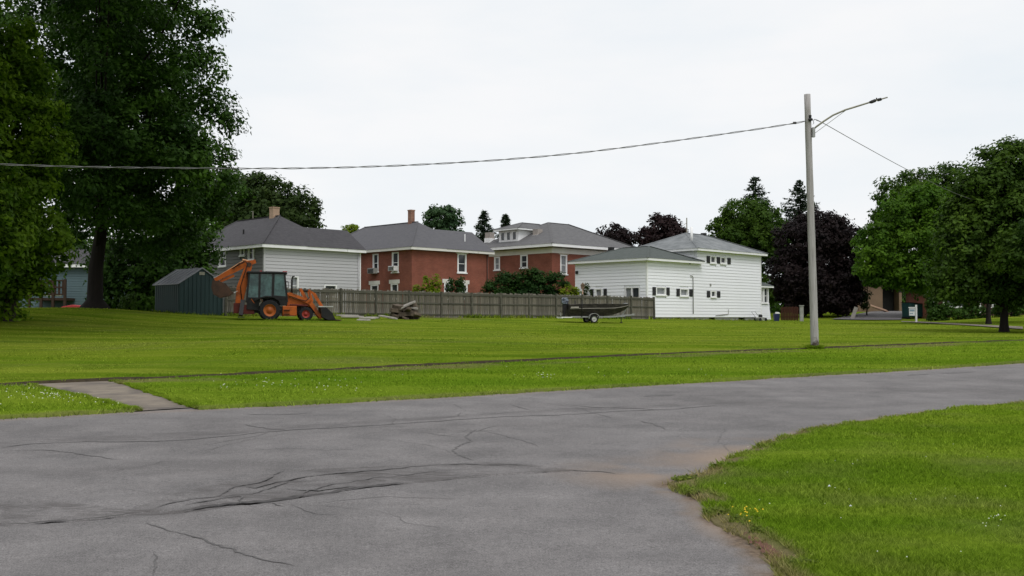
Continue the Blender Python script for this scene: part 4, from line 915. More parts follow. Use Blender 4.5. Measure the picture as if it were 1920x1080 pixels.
for (px0, px1, py0, py1), lab in (((696, 708, 503, 513), 'dark window air conditioner hanging from the left upper window of the brick house'), ((735, 746, 499, 508), 'pale window air conditioner in the right upper window of the brick side wall')):
    u0, u1, z0, z1 = h2.rect(FL, px0, px1, py0, py1); X, Y = h2.w(0, (u0+u1)/2)
    t = thing('air_conditioner', lab, 'air conditioner', (X, Y, z0), h2.ang, 'window air conditioners'); wd = (u1-u0)/2; hh = z1-z0
    MB().box(-.42, -.02, -wd, wd, 0, hh).build('case', M_TRIM if 'pale' in lab else M_FOUND, t); g = MB()
    for k in range(5): g.box(-.44, -.421, -wd*.85, wd*.85, hh*(.12+.16*k), hh*(.2+.16*k))
    g.build('grille', M_SHUT, t)

MB().tube([(L2-.25, -.07, ZE2-.2), (L2-.25, -.07, 1.6)], .05, 8).build('downpipe', M_BRICKD, h2.root, True)
# 3 brick house with dormer
h3 = House('brick_house', 'large red brick house with white eaves and a three window dormer', 1035, 88, 44.5)
ZE3 = at(960, 456, 87.2).z; L3, D3 = 11.0, 9.6; ZF = at(960, 474, 88).z
wl_ = [h3.rect(FL, 927, 937, 484, 506), h3.rect(FL, 976, 989, 480, 502)]; wr_ = [h3.rect(FR, 1051, 1063, 480, 514)]
wall_panel(h3, FR, .22, L3, Z01, ZE3-.3, wr_, M_BRICK); wall_panel(h3, FL, 0, D3, Z01, ZE3-.3, wl_, M_BRICK); rear_walls(h3, 0, L3, 0, D3, Z01, ZE3-.3, M_BRICK)
window(h3, FL, wl_[0], M_GLASSL, True, .12, True, M_STONE, depth=.1, proud=.012); window(h3, FL, wl_[1], M_GLASS, True, .12, True, M_STONE, depth=.1, proud=.012); window(h3, FR, wr_[0], M_GLASSL, True, .12, True, M_STONE, depth=.1, proud=.012)
MB().box(-.04, L3, -.05, -.003, ZF, ZE3-.32).box(-.05, -.003, -.003, D3, ZF, ZE3-.32).build('frieze', M_CREAM, h3.root)
hip(h3, -.75, L3+.75, -.75, D3+.75, ZE3, ((4.6, 7.4), 4.8), 'x', 10.62, M_ROOFL)
fascia(h3, -.75, L3+.75, -.75, D3+.75, ZE3, .26, M_TRIM)
ZD0, ZD1 = 8.5, 9.68
dm = MB().box(.4, 3.2, 4.6, 7.2, ZD0, ZD1).build('dormer', M_TRIM, h3.root)
FD = ('L', .4)
for k in range(3):
    c = 5.1+.78*k; mb = MB(); fbox(mb, FD, c-.19, c+.19, 8.82, 9.5, .005, .02); mb.build('dormer_window', M_GLASS, dm)
    mb = MB(); fbox(mb, FD, c-.27, c+.27, 9.505, 9.58, .003, .05); fbox(mb, FD, c-.27, c-.2, 8.8, 9.5, .003, .05); fbox(mb, FD, c+.2, c+.27, 8.8, 9.5, .003, .05); mb.build('dormer_casing', M_TRIM, dm)
hip(h3, -.05, 4.6, 4.2, 7.6, ZD1+.14, ((2.1, 4.5), 5.9), 'x', 10.52, M_ROOFL, 'dormer_roof'); fascia(h3, -.05, 3.1, 4.2, 7.6, ZD1+.137, .14, M_TRIM, 'dormer_fascia')
for (px, d_, yy, tag_) in ((1015, 0, 1.0, 0), (910, 0, 8.9, 1)):
    x = 1.9 if tag_ == 0 else .9; y = 3.6 if tag_ == 0 else 9.0
    zz = at(960, 441 if tag_ == 0 else 447, h3.w(x, y)[1]).z
    ch = MB().box(x-.32, x+.32, y-.32, y+.32, zz, zz+.55).build('chimney', M_PALECH, h3.root); MB().box(x-.37, x+.37, y-.37, y+.37, zz-1.3, zz-.001).build('chimney_base', M_TRIM, ch)

MB().tube([(.3, -.10, ZE3-.3), (.3, -.10, 1.6)], .05, 8).build('downpipe', M_BRICKD, h3.root, True) if False else None
# 4 white house
h4 = House('clapboard_house', 'long white clapboard house with black shutters and a lower green roofed wing', 1213, 80, 45.2)
ZW = at(960, 484, 80).z; ZM = at(960, 466, 85).z; Z04 = 1.62; XM, XE, DW, DM = 7.0, 17.3, 7.6, 7.4
ww = [h4.rect(FR, 1229, 1247, 540, 553), h4.rect(FR, 1274, 1289, 543, 555), h4.rect(FR, 1332, 1341, 547, 557), h4.rect(FR, 1331, 1341, 482, 493), h4.rect(FR, 1350, 1360, 484, 494)]
lw = [h4.rect(FL, 1117, 1130, 543, 556), h4.rect(FL, 1172, 1200, 540, 570)]
wo = wall_panel(h4, FR, .22, XM, Z04-.02, ZW-.1, ww, M_WHITE); siding(h4, wo, FR, .06, XM, Z04, ZW-.15, ww, M_WHITE, .26)
wo = wall_panel(h4, FR, XM+.002, XE, Z04-.02, ZM-.1, ww, M_WHITE, 'main_wall'); siding(h4, wo, FR, XM+.002, XE, Z04, ZM-.15, ww, M_WHITE, .26)
wo = wall_panel(h4, FL, 0, DW, Z04-.02, ZW-.1, lw, M_WHITE, 'side_wall'); siding(h4, wo, FL, .06, DW, Z04, ZW-.15, lw, M_WHITE, .26)
wo = wall_panel(h4, ('L', XM+.003), .24, DM, ZW-.4, ZM-.1, [], M_WHITE, 'upper_side_wall'); siding(h4, wo, ('L', XM+.003), .24, DM, ZW-.4, ZM-.15, [], M_WHITE, .26)
rear_walls(h4, XM, XE, 0, DM, Z04, ZM-.2, M_WHITE); MB().box(.22, XM, DW-.22, DW, Z04, ZW-.2).build('rear_wall', M_WHITE, h4.root)
for x, z in ((-.045, ZW), (XE-.05, ZM)): MB().box(x-.04, x+.1, -.087, .05, Z04, z-.18).build('corner_board', M_TRIM, h4.root)
def shut(face, *px): 
    q = []
    for a, b in px: u, v = sorted((h4.u_of(face, a), h4.u_of(face, b))); q.append((u, v))
    return q
window(h4, FR, ww[0], M_GLASSL, False, .1, True, None, shut(FR, (1222, 1228), (1248, 1254)))
window(h4, FR, ww[1], M_GLASSL, False, .1, True, None, shut(FR, (1267, 1273), (1291, 1297)))
window(h4, FR, ww[2], M_GLASS, False, .1, True, None, shut(FR, (1324, 1330), (1343, 1349)))
window(h4, FR, ww[3], M_GLASS, False, .1, True, None, shut(FR, (1324, 1330)))
window(h4, FR, ww[4], M_GLASS, False, .1, True, None, shut(FR, (1343, 1349), (1363, 1369)))
window(h4, FL, lw[0], M_GLASSL, False, .1, True, None, shut(FL, (1108, 1114), (1133, 1139)))
u0, u1, z0, z1 = lw[1]; um = h4.u_of(FL, 1185)
pd = MB(); fbox(pd, FL, u0, u0+.09, z0, z1, -.1, .05); fbox(pd, FL, u1-.09, u1, z0, z1, -.1, .05); fbox(pd, FL, u0, u1, z1-.001, z1+.1, -.1, .055); fbox(pd, FL, um-.06, um+.06, z0, z1-.002, -.08, .045)
pd = pd.build('patio_door', M_TRIM, h4.root); mb = MB(); fbox(mb, FL, u0+.09, um-.06, z0, z1-.01, -.09, -.07); mb.build('pane', M_GLASS, pd); mb = MB(); fbox(mb, FL, um+.06, u1-.09, z0, z1-.01, -.09, -.07); mb.build('pane', M_GLASSL, pd)
hip(h4, -.5, XM+.5, -.5, DW+.5, ZW, ((2.5, 5.2), 3.6), 'y', 7.62, M_ROOFG, 'wing_roof'); fascia(h4, -.5, XM+.5, -.5, DW+.5, ZW, .2, M_TRIM, 'wing_fascia')
hip(h4, XM-.5, XE+.55, -.52, DM+.5, ZM, ((10.8, 13.6), 3.7), 'x', 9.25, M_ROOFW); fascia(h4, XM-.5, XE+.55, -.52, DM+.5, ZM, .2, M_TRIM)
fo = MB(); gaps = [h4.u_of(FR, a) for a in (1267, 1277, 1330, 1341, 1385, 1397)]; q = [0]+gaps+[XE]
for k in range(0, len(q), 2): fo.box(q[k], q[k+1], .03, .25, .6, Z04-.025)
fo.box(0, XE, .10, .3, .6, 1.15).box(.03, .25, .25, DW, .6, Z04-.025).build('foundation', M_FOUND, h4.root)
for k in (0, 2, 4): MB().box(gaps[k]+.01, gaps[k+1]-.01, .12, .14, 1.15, Z04-.03).build('basement_window', M_DARK, h4.root)
xs_ = h4.u_of(FR, 1297.5); zt = h4.z_of(FR, xs_, 518)
MB().tube([(xs_-.35, -.12, zt+.05), (xs_-.1, -.14, zt+.02), (xs_, -.13, zt-.15), (xs_, -.13, 1.9)], .035, 8).build('wall_conduit', M_FOUND, h4.root, True)
MB().box(xs_-.5, xs_-.3, -.12, -.036, zt+1.0, zt+1.25).build('wall_lamp', M_FOUND, h4.root)
um = h4.u_of(FR, 1331); zz = h4.z_of(FR, um, 534); MB().box(um-.09, um+.09, -.11, -.036, zz-.1, zz+.1).build('wall_box', M_FOUND, h4.root)
um = h4.u_of(FR, 1364); MB().tube([(um, -.1, 2.3), (um, -.1, 1.9), (um-1.2, -.1, 1.8), (um-2.0, -.08, 1.75)], .03, 6).build('service_pipe', M_FOUND, h4.root, True)
MB().box(-.05, .12, -.25, -.05, ZW-.95, ZW-.75).build('eave_lamp', M_BLACK, h4.root) if False else None
fl = MB(); fbox(fl, FL, DW-.35, DW-.15, ZW-1.05, ZW-.8, .03, .2); fl.build('eave_lamp', M_BLACK, h4.root)
MB().tube([(8.6, 1.6, 8.0), (8.6, 1.6, 9.55)], .11, 10).build('vent_pipe', M_TRIM, h4.root, True)
MB().tube([(10.9, 3.7, 9.1), (10.9, 3.7, 10.65)], .05, 8).tube([(10.9, 3.7, 10.2), (10.3, 3.7, 9.9)], .02, 5).build('antenna_mast', M_GALV, h4.root)
MB().box(3.4, 3.8, 6.4, 6.8, 7.0, 7.75).build('roof_vent', M_BLACK, h4.root); MB().box(13.4, 13.8, 3.5, 3.9, 9.2, 9.42).build('roof_vent', M_BLACK, h4.root)
# glazed porch at the far end
ZP = h4.z_of(FR, 18.3, 536)
PW = ('R', .3); pwz0, pwz1 = h4.z_of(FR, 18.3, 568), h4.z_of(FR, 18.3, 541)
wp = [(17.4, 18.15, pwz0, pwz1), (18.3, 19.05, pwz0, pwz1)]
wo = wall_panel(h4, PW, XE+.06, 19.3, 1.1, ZP, wp, M_WHITE, 'porch_wall'); siding(h4, wo, PW, XE+.06, 19.3, 1.2, pwz0-.12, [], M_WHITE, .2)
MB().ext([(19.0, 1.1), (19.75, 1.1), (19.32, pwz0), (19.0, pwz0)], .31, 2.8).build('porch_flare', M_WHITE, h4.root); MB().box(19.08, 19.3, .52, 2.8, pwz0, ZP).build('porch_wall', M_WHITE, h4.root)
for r in wp: window(h4, PW, r, M_GLASS, True, .08, True)
MB().add([(XE+.06, -.05, ZP), (19.75, -.05, ZP), (19.75, 3.1, ZP), (XE+.06, 3.1, ZP), (XE+.06, .4, ZP+.35), (19.2, .7, ZP+.35), (19.2, 2.4, ZP+.35), (XE+.06, 2.7, ZP+.35)], [(0,1,5,4),(1,2,6,5),(2,3,7,6),(4,5,6,7),(3,2,1,0),(0,4,7,3)]).build('porch_roof', M_ROOFG, h4.root)
MB().box(XE+.06, 19.7, -.02, .05, ZP-.16, ZP-.004).box(19.65, 19.7, .05, 3.0, ZP-.16, ZP-.004).build('porch_fascia', M_TRIM, h4.root)

# 5 teal house with deck at far left
h5 = House('clapboard_house', 'teal house with dark roof half hidden behind the thick trunk at far left', 132, 80, 4)
zt = at(960, 497, 80).z
wo = wall_panel(h5, FR, -4, 5, 1.2, zt, [], M_TEAL); siding(h5, wo, FR, -4, 5, 1.9, zt, [], M_TEAL, .2)
MB().box(-4, 5, 4, 4.2, 1.2, zt).box(-4, -3.8, .22, 4, 1.2, zt).box(4.8, 5, .22, 4, 1.2, zt).build('rear_wall', M_TEAL, h5.root)
hip(h5, -4.4, 5.4, -.5, 4.6, zt+.05, ((-2.5, 3.0), 2.1), 'x', zt+1.5, M_ROOFD); MB().box(-4.38, 5.38, -.48, -.42, zt-.2, zt+.045).build('fascia', M_TRIM, h5.root)
xx = h5.u_of(FR, 113.5); MB().box(xx-.08, xx+.08, -.62, -.5, zt-.05, at(960, 461, 80).z).build('gutter_post', M_TRIM, h5.root)
dx0, dx1 = h5.u_of(FR, 76), h5.u_of(FR, 141); zd = at(960, 556, 78).z; ztp = at(960, 525, 78).z
dk = MB().box(dx0, dx1, -2.2, -.05, zd-.3, zd-.1).build('deck', M_DECK, h5.root)
MB().box(dx0, dx1, -2.25, -2.12, ztp-.1, ztp).box(dx0, dx1, -2.24, -2.14, zd+.12, zd+.22).box(dx0, dx1, -2.24, -2.14, (ztp+zd)/2, (ztp+zd)/2+.12).build('deck_rail', M_DECK, dk)
for k in range(4):
    x = dx0+(dx1-dx0)*k/3; MB().box(x-.09, x+.09, -2.3, -2.1, 1.3, ztp+.05).build('deck_post', M_DECK, dk)
nb = 9
me_b = MB().box(-.09, .09, -2.2, -2.17, zd+.1, ztp-.1).mesh('baluster', M_DECK)
for k in range(nb):
    o = link('baluster', me_b, None, dk); o.location = (dx0+(dx1-dx0)*(k+.5)/nb, 0, 0)
MB().box(dx0+1, dx1-.3, -2.1, -2.0, zd+.02, zd+.12).build('deck_trim', M_TRIM, dk)
q = at(137, 570, 76); t = MB().ext([(-1.0, 0), (1.05, 0), (.8, .42), (.1, .5), (-.7, .36)], -.4, .4).build('tarp', M_REDT, None, False, .04); t.location = (q.x, q.y, g1(q.x, q.y)+.05); tag(t, 'red tarp heaped on the lawn below the dark deck railing', 'tarp')
bx = at(187, 497, 66); fe = thing('bird_feeder', 'small pale bird feeder on a thin pole just right of the thick trunk', 'bird feeder', (bx.x, bx.y, g1(bx.x, bx.y)))
zz = bx.z-g1(bx.x, bx.y); MB().tube([(0, 0, 0), (0, 0, zz)], .015, 6).build('pole', M_BLACK, fe); MB().box(-.1, .1, -.08, .08, zz-.1, zz+.1).build('seed_box', M_TRIM, fe); MB().add([(-.22, -.12, zz+.1), (.22, -.12, zz+.1), (.22, .12, zz+.1), (-.22, .12, zz+.1), (-.22, 0, zz+.22), (.22, 0, zz+.22)], [(0,1,5,4),(2,3,4,5),(0,4,3),(1,2,5),(3,2,1,0)]).build('roof', M_TRIM, fe)

# 6 tan garage and low brick house on the right
h6 = House('garage', 'tan garage with a dark open doorway behind the bright green tree', 1603, 114, 12, 'garage')
zt = at(960, 527, 114).z; zb = 1.0; r = h6.rect(FR, 1655, 1686, 536, 590)
wall_panel(h6, FR, 0, 6.0, zb, zt, [r], M_TAN); MB().box(0, .22, .22, 6, zb, zt).box(5.78, 6, .22, 6, zb, zt).box(.22, 5.78, 5.78, 6, zb, zt).build('rear_wall', M_TAN, h6.root)
mb = MB(); fbox(mb, FR, r[0], r[1], zb, r[3], -1.2, -1.1); mb.build('doorway', M_DARK, h6.root)  # near-black sheet inside the doorway, painted as its unlit interior
MB().add([(-.4, -.5, zt), (6.4, -.5, zt), (6.4, 3, zt+1.4), (-.4, 3, zt+1.4), (6.4, 6.5, zt), (-.4, 6.5, zt)], [(0,1,2,3),(2,4,5,3),(0,3,5),(1,4,2),(0,5,4,1)]).build('roof', M_TANR, h6.root)
h7 = House('brick_house', 'low brick house in the shade behind the right hand trees', 1738, 96, -6)
zt = at(960, 545, 96).z
wr_ = [(1.5, 3.6, 2.6, 3.7), (6, 8, 2.6, 3.7)]
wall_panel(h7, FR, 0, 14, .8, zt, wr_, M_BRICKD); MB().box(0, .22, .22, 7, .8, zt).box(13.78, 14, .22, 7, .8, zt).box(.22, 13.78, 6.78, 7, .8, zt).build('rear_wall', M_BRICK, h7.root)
for r in wr_: window(h7, FR, r, M_GLASS, False, .12)
MB().add([(-.6, -.8, zt), (14.6, -.8, zt), (14.6, 3.5, zt+1.6), (-.6, 3.5, zt+1.6), (14.6, 7.6, zt), (-.6, 7.6, zt)], [(0,1,2,3),(2,4,5,3),(0,3,5),(1,4,2),(0,5,4,1)]).build('roof', M_ROOFD, h7.root)
MB().box(-.6, 14.6, -.83, -.78, zt-.2, zt-.004).build('fascia', M_TRIM, h7.root)
for x in (.3, 4.6, 9.2): MB().box(x, x+.14, -.75, -.61, .8, zt-.2).build('porch_post', M_TRIM, h7.root)
DR = poly_from_px([(1558,601),(1690,602)]); DR2 = np.array([at(1640, 585, 112)[:2], at(1695, 583, 112)[:2]])
flat_sheet('driveway', DR, DR2, 20, 20, M_ASPH, .16)
P = poly_from_px([(1690,606),(1918,621)]); Q = poly_from_px([(1690,604.5),(1918,616)]); flat_sheet('path', P, Q, 30, 3, M_CONC, .13)

# ------------------------------------------------------------------ fence
FA = np.array([-17.15, 59.5]); FB = np.array([11.42, 80.25])
_mid = [np.array([(600-960)/FPX*62, 62.0])]
nspan = 14; fd = (FB-FA)/np.linalg.norm(FB-FA); flen = np.linalg.norm(FB-FA); fang = atan2(fd[1], fd[0]); fn = np.array([fd[1], -fd[0]])
fence = thing('wooden_fence', 'long weathered grey picket fence across the back of the lot', 'fence', (FA[0], FA[1], 0), fang)
def fgz(s): p = FA+fd*s; return g1(p[0], p[1])+.05
FH = 1.78; me_post = MB().box(-.06, .06, -.06, .06, -.4, FH+.02).mesh('post', M_FRAIL)
rr = random.Random(5)
for k in range(nspan+1):
    s = flen*k/nspan; o = link('post', me_post, None, fence); o.location = (s, -.08, fgz(s)+rr.uniform(-.02, .06)); o.rotation_euler = (rr.uniform(-.02, .02), rr.uniform(-.02, .02), 0)
for k in range(nspan):
    s0, s1 = flen*k/nspan+.07, flen*(k+1)/nspan-.07; z0, z1 = fgz(s0), fgz(s1)
    for hh, w_ in ((1.62, .15), (.98, .09), (.22, .09)):
        MB().add([(s0, -.10, z0+hh-w_/2), (s1, -.10, z1+hh-w_/2), (s1, -.10, z1+hh+w_/2), (s0, -.10, z0+hh+w_/2), (s0, -.06, z0+hh-w_/2), (s1, -.06, z1+hh-w_/2), (s1, -.06, z1+hh+w_/2), (s0, -.06, z0+hh+w_/2)],
                 [(0,1,2,3),(7,6,5,4),(3,2,6,7),(0,4,5,1),(0,3,7,4),(1,5,6,2)]).build('rail', M_FRAIL, fence)
pics = [MB().box(-w_/2, w_/2, -.055, -.034, .02, FH+dz).mesh('picket', M_FENCE) for w_, dz in ((.138, 0), (.132, .03), (.144, -.02), (.138, -.05), (.120, .02))]
npk = 236
for k in range(npk):
    s = flen*(k+.5)/npk; o = link('picket', rr.choice(pics), None, fence); o.location = (s, rr.uniform(-.008, .008), fgz(s)+rr.uniform(-.02, .02)); o.rotation_euler = (0, rr.uniform(-.012, .012), 0)

# ------------------------------------------------------------------ shed
ps = at(336, 590, 57.5); pe = np.array([(414-960)/FPX*57.0, 57.0]); sang = atan2(pe[1]-57.5, pe[0]-ps.x); SW = np.hypot(pe[0]-ps.x, pe[1]-57.5)
sang = radians(45)
shed = thing('garden_shed', 'dark green metal shed with grey gable roof', 'shed', (ps.x, 57.5, ps.z-.05), sang)
SE = 62/FPX*57.5; SP = 91/FPX*57.5; SD = 3.1; SW = 2.75
MB().ext([(0, 0), (SW, 0), (SW, SE), (SW/2, SP-.06), (0, SE)], 0, .04).build('front_panel', M_SHEDG, shed)
MB().box(0, .04, .04, SD-.04, 0, SE).build('side_panel', M_SHEDG, shed); MB().box(SW-.04, SW, .04, SD-.04, 0, SE).build('side_panel', M_SHEDG, shed)
MB().ext([(0, 0), (SW, 0), (SW, SE), (SW/2, SP-.06), (0, SE)], SD-.04, SD).build('back_panel', M_SHEDG, shed)
for k in range(11):
    x = .06+(SW-.12)*k/10; top = SE+(SP-.06-SE)*(1-abs(x-SW/2)/(SW/2)); MB().box(x-.035, x+.035, -.03, -.001, .02, top-.04).build('rib', M_SHEDG, shed)
for k in range(12):
    y = .15+(SD-.3)*k/11; MB().box(-.03, -.001, y-.035, y+.035, .02, SE-.02).build('rib', M_SHEDG, shed)
for s in (0, 1):
    xo, xi = (-.14, SW/2) if s == 0 else (SW+.14, SW/2); zo = SE-.07
    pl = MB().add([(xo, -.1, zo), (xi, -.1, SP), (xi, SD+.1, SP), (xo, SD+.1, zo), (xo, -.1, zo-.04), (xi, -.1, SP-.04), (xi, SD+.1, SP-.04), (xo, SD+.1, zo-.04)], [(0,1,2,3),(7,6,5,4),(0,4,5,1),(1,5,6,2),(2,6,7,3),(3,7,4,0)]).build('roof', M_SHEDR, shed)
    for k in range(7):
        y = -.05+(SD+.1)*k/6; MB().beam((xo, y, zo+.015), (xi, y, SP+.015), .04, .03).build('roof_seam', M_SHEDR, pl)
vt = MB().box(SW/2-.17, SW/2+.17, -.05, -.031, SP-.42, SP-.24)
vt.build('gable_vent', M_GALV, shed)

# ------------------------------------------------------------------ backhoe loader
pb = at(512, 602, 55); HEAD = radians(15); pb.x -= .21
bh = thing('backhoe_loader', 'faded orange backhoe loader parked in front of the fence', 'backhoe', (pb.x, pb.y, g1(pb.x, pb.y)+.03), HEAD)
def bx_(zx): return (zx-800)/197.0
def bc_(zx): return bx_(zx)+.22
def bz_(zy): return (850-zy)/204.0
def wheel(x, y, r, w, rimm, name='wheel', n=28, out=-1):
    t = MB().lathe((0, 0, 0), [(r*.60, -w/2), (r*.9, -w/2), (r*.985, -w*.36), (r*.985, w*.36), (r*.9, w/2), (r*.60, w/2), (r*.60, -w/2)], n)
    for k in range(n):
        a = 2*pi*k/n; s = 1 if k % 2 else -1; c_, s__ = cos(a), sin(a)
        t.beam((c_*r*.985, s*w*.42, s__*r*.985), (cos(a+.16)*r*.985, s*w*.03, sin(a+.16)*r*.985), .05, .07)
    o = t.build(name, M_TYRE, bh); o.location = (x, y, r)
    MB().lathe((0, 0, 0), [(r*.61, -w*.46*1), (r*.55, -w*.46), (r*.50, -w*.30), (r*.30, -w*.22), (r*.26, -w*.36), (.001, -w*.38)], n).build('rim', rimm, o, True)
    if y > 0: o.rotation_euler = (0, 0, pi)
    return o
for s in (-1, 1):
    wheel(0, s*.82, .56, .40, M_RIMY); wheel(bx_(1180), s*.80, .36, .26, M_RIMR)
MB().box(-1.3, 2.5, -.42, .42, .42, .78).build('chassis', M_MAC, bh)
MB().box(bx_(935), bx_(1085), -.84, -.40, .26, .80).build('side_tank', M_ORANGE, bh, False, .03); MB().box(bx_(935), bx_(1085), .40, .84, .26, .80).build('side_tank', M_ORANGE, bh, False, .03)
for k in range(2): MB().box(bx_(945), bx_(1010), -.98, -.845, .34+.22*k, .37+.22*k).build('step', M_MAC, bh)
MB().tube([(bx_(1180), -.7, .36), (bx_(1180), .7, .36)], .09, 10).build('front_axle', M_DRED, bh)
MB().box(-.12, .12, -.6, .6, .45, .68).build('rear_axle', M_DRED, bh)
hood = MB().ext([(bx_(975), .80), (bx_(1235), .76), (bx_(1240), 1.02), (bx_(1190), 1.20), (bx_(1000), 1.52), (bx_(975), 1.54)], -.52, .52).build('hood', M_ORANGE, bh, False, .04)
MB().box(bx_(1236), bx_(1250), -.36, .36, .62, 1.0).build('front_grille', M_MAC, hood)
MB().ext([(bx_(1010), 1.30), (bx_(1130), 1.10), (bx_(1140), 1.22), (bx_(1012), 1.44)], -.534, -.522).build('side_panel', M_ORPALE, hood)
# cab
cabf = MB(); zr_ = bz_(325); zc = 1.0
P4 = {'r': (bx_(560), bx_(585)), 'm': (bx_(690), bx_(695)), 'f': (bx_(830), bx_(838)), 'w': (bx_(985), bx_(955))}
for s in (-1, 1):
    y = s*.72
    for k, wd in (('r', .10), ('m', .11), ('f', .13), ('w', .09)):
        cabf.beam((P4[k][0], y, zc), (P4[k][1], y*.94, zr_), .08, wd)
    cabf.beam((P4['r'][0], y, zc+.22), (P4['w'][0], y, zc+.22), .06, .08)
cabf.beam((P4['w'][1], -.68, zr_-.04), (P4['w'][1], .68, zr_-.04), .08, .08)
cab = cabf.build('cab_frame', M_MAC, bh)
MB().ext([(P4['r'][1]-.16, zr_), (P4['w'][1]+.16, zr_-.02), (P4['w'][1]+.10, zr_+.09), (P4['r'][1]-.08, zr_+.12)], -.76, .76).build('cab_roof', M_MAC, bh, False, .03)
MB().box(P4['w'][1]-.1, P4['w'][1]+.14, -.6, -.42, zr_+.09, zr_+.14).box(P4['m'][1], P4['m'][1]+.12, -.7, -.58, zr_+.11, zr_+.15).build('roof_light', M_REDT, cab)
MB().ext([(bx_(560), .62), (bx_(680), .55), (bx_(700), 1.16), (bx_(565), 1.22)], -.72, .72).build('cab_rear_panel', M_MAC, bh)
MB().ext([(bx_(872), .82), (bx_(985), .86), (bx_(985), 1.32), (bx_(850), 1.38), (bx_(830), 1.25)], -.735, .735).build('cab_door_panel', M_MAC, bh)
def pane(a, b, z0, y):
    xa0 = P4[a][0]+(P4[a][1]-P4[a][0])*(z0-zc)/(zr_-zc); xb0 = P4[b][0]+(P4[b][1]-P4[b][0])*(z0-zc)/(zr_-zc)
    return MB().add([(xa0+.03, y, z0), (xb0-.03, y, z0), (P4[b][1]-.03, y*.94, zr_-.03), (P4[a][1]+.03, y*.94, zr_-.03), (xa0+.03, y*.98, z0), (xb0-.03, y*.98, z0), (P4[b][1]-.03, y*.92, zr_-.03), (P4[a][1]+.03, y*.92, zr_-.03)], [(0,1,2,3),(7,6,5,4),(0,4,5,1),(1,5,6,2),(2,6,7,3),(3,7,4,0)])
for s in (-1, 1):
    for a, b in (('r', 'm'), ('m', 'f'), ('f', 'w')): pane(a, b, zc+.26, s*.70).build('cab_window', M_CABGL, cab)
MB().add([(P4['w'][0]-.0, -.66, 1.5), (P4['w'][0], .66, 1.5), (P4['w'][1]+.02, .62, zr_-.05), (P4['w'][1]+.02, -.62, zr_-.05)], [(0,1,2,3)]).build('windscreen', M_CABGL, cab)
MB().box(-.35, .05, -.28, .28, 1.05, 1.2).box(-.42, -.30, -.26, .26, 1.2, 1.75).build('driver_seat', M_MAC, bh)
for s in (-1, 1):
    f = MB(); pts = [(bx_(640), 1.14), (bx_(690), 1.26), (bx_(760), 1.34), (bx_(840), 1.32), (bx_(895), 1.16), (bx_(915), .92)]
    inn = [(x*.97, z-.07) for x, z in pts]; f.ext(pts+inn[::-1], s*1.05, s*.60); f.build('fender', M_MAC, bh)
MB().tube([(bx_(1035), -.35, 1.4), (bx_(1035), -.35, 2.25), (bx_(1041), -.35, 2.42), (bx_(1065), -.35, 2.46)], [.05, .05, .045, .04], 10).build('exhaust_stack', M_MAC, bh, True)
MB().box(bx_(990), bx_(995), -1.0, -.78, 1.8, 2.1).tube([(bx_(965), -.72, 2.15), (bx_(992), -.9, 2.12)], .02, 6).build('mirror', M_MAC, cab)
# loader
la = []
for s in (-1, 1):
    y = s*.62
    o = MB().beam((bx_(1000), y, 1.48), (bx_(1235), y, 1.00), .12, .18, .12, .24).beam((bx_(1220), y, 1.06), (bx_(1350), y, .12), .12, .24, .12, .16).build('loader_arm', M_ORANGE, bh)
    MB().beam((bx_(1125), y*.8, 1.78), (bx_(1195), y*.8, 1.18), .09, .10).build('tilt_link', M_ORANGE, bh)
    MB().beam((bx_(1215), y*.8, 1.72), (bx_(1255), y*.8, 1.05), .09, .10).build('tilt_link', M_ORANGE, bh)
    MB().tube([(bx_(1130), y*.8, 1.68), (bx_(1225), y*.8, 1.64)], .045, 8).build('tilt_cylinder', M_MAC, bh)
    MB().beam((bx_(1275), y*.8, 1.50), (bx_(1365), y*.8, .75), .08, .10).build('bucket_link', M_ORANGE, bh)
    MB().beam((bx_(1215), y*.8, 1.68), (bx_(1285), y*.8, 1.46), .07, .08).build('bucket_link', M_ORANGE, bh)
    MB().tube([(bx_(1010), y, .86), (bx_(1200), y, .82)], .05, 8).build('lift_cylinder', M_DRED, bh)
bw = .95
bk = MB()
prof = [(bx_(1335), .74), (bx_(1345), .22), (bx_(1420), .02), (bx_(1560), 0.0), (bx_(1560), .05), (bx_(1440), .09), (bx_(1385), .26), (bx_(1380), .74)]
bk.ext(prof, -bw, bw).build('loader_bucket', M_RUST, bh)
for s in (-1, 1): MB().ext([(bx_(1340), .74), (bx_(1350), .20), (bx_(1420), .03), (bx_(1500), .04), (bx_(1460), .42), (bx_(1395), .74)], s*bw-.02*s, s*(bw+.03)).build('bucket_side', M_MAC, bh)
MB().box(bx_(1310), bx_(1470), -bw-.04, bw+.04, .742, .80).build('bucket_top_edge', M_STEEL, bh)
MB().box(bx_(1392), bx_(1398), -.5, .3, .35, .62).build('bucket_patch', M_REDT, bh)
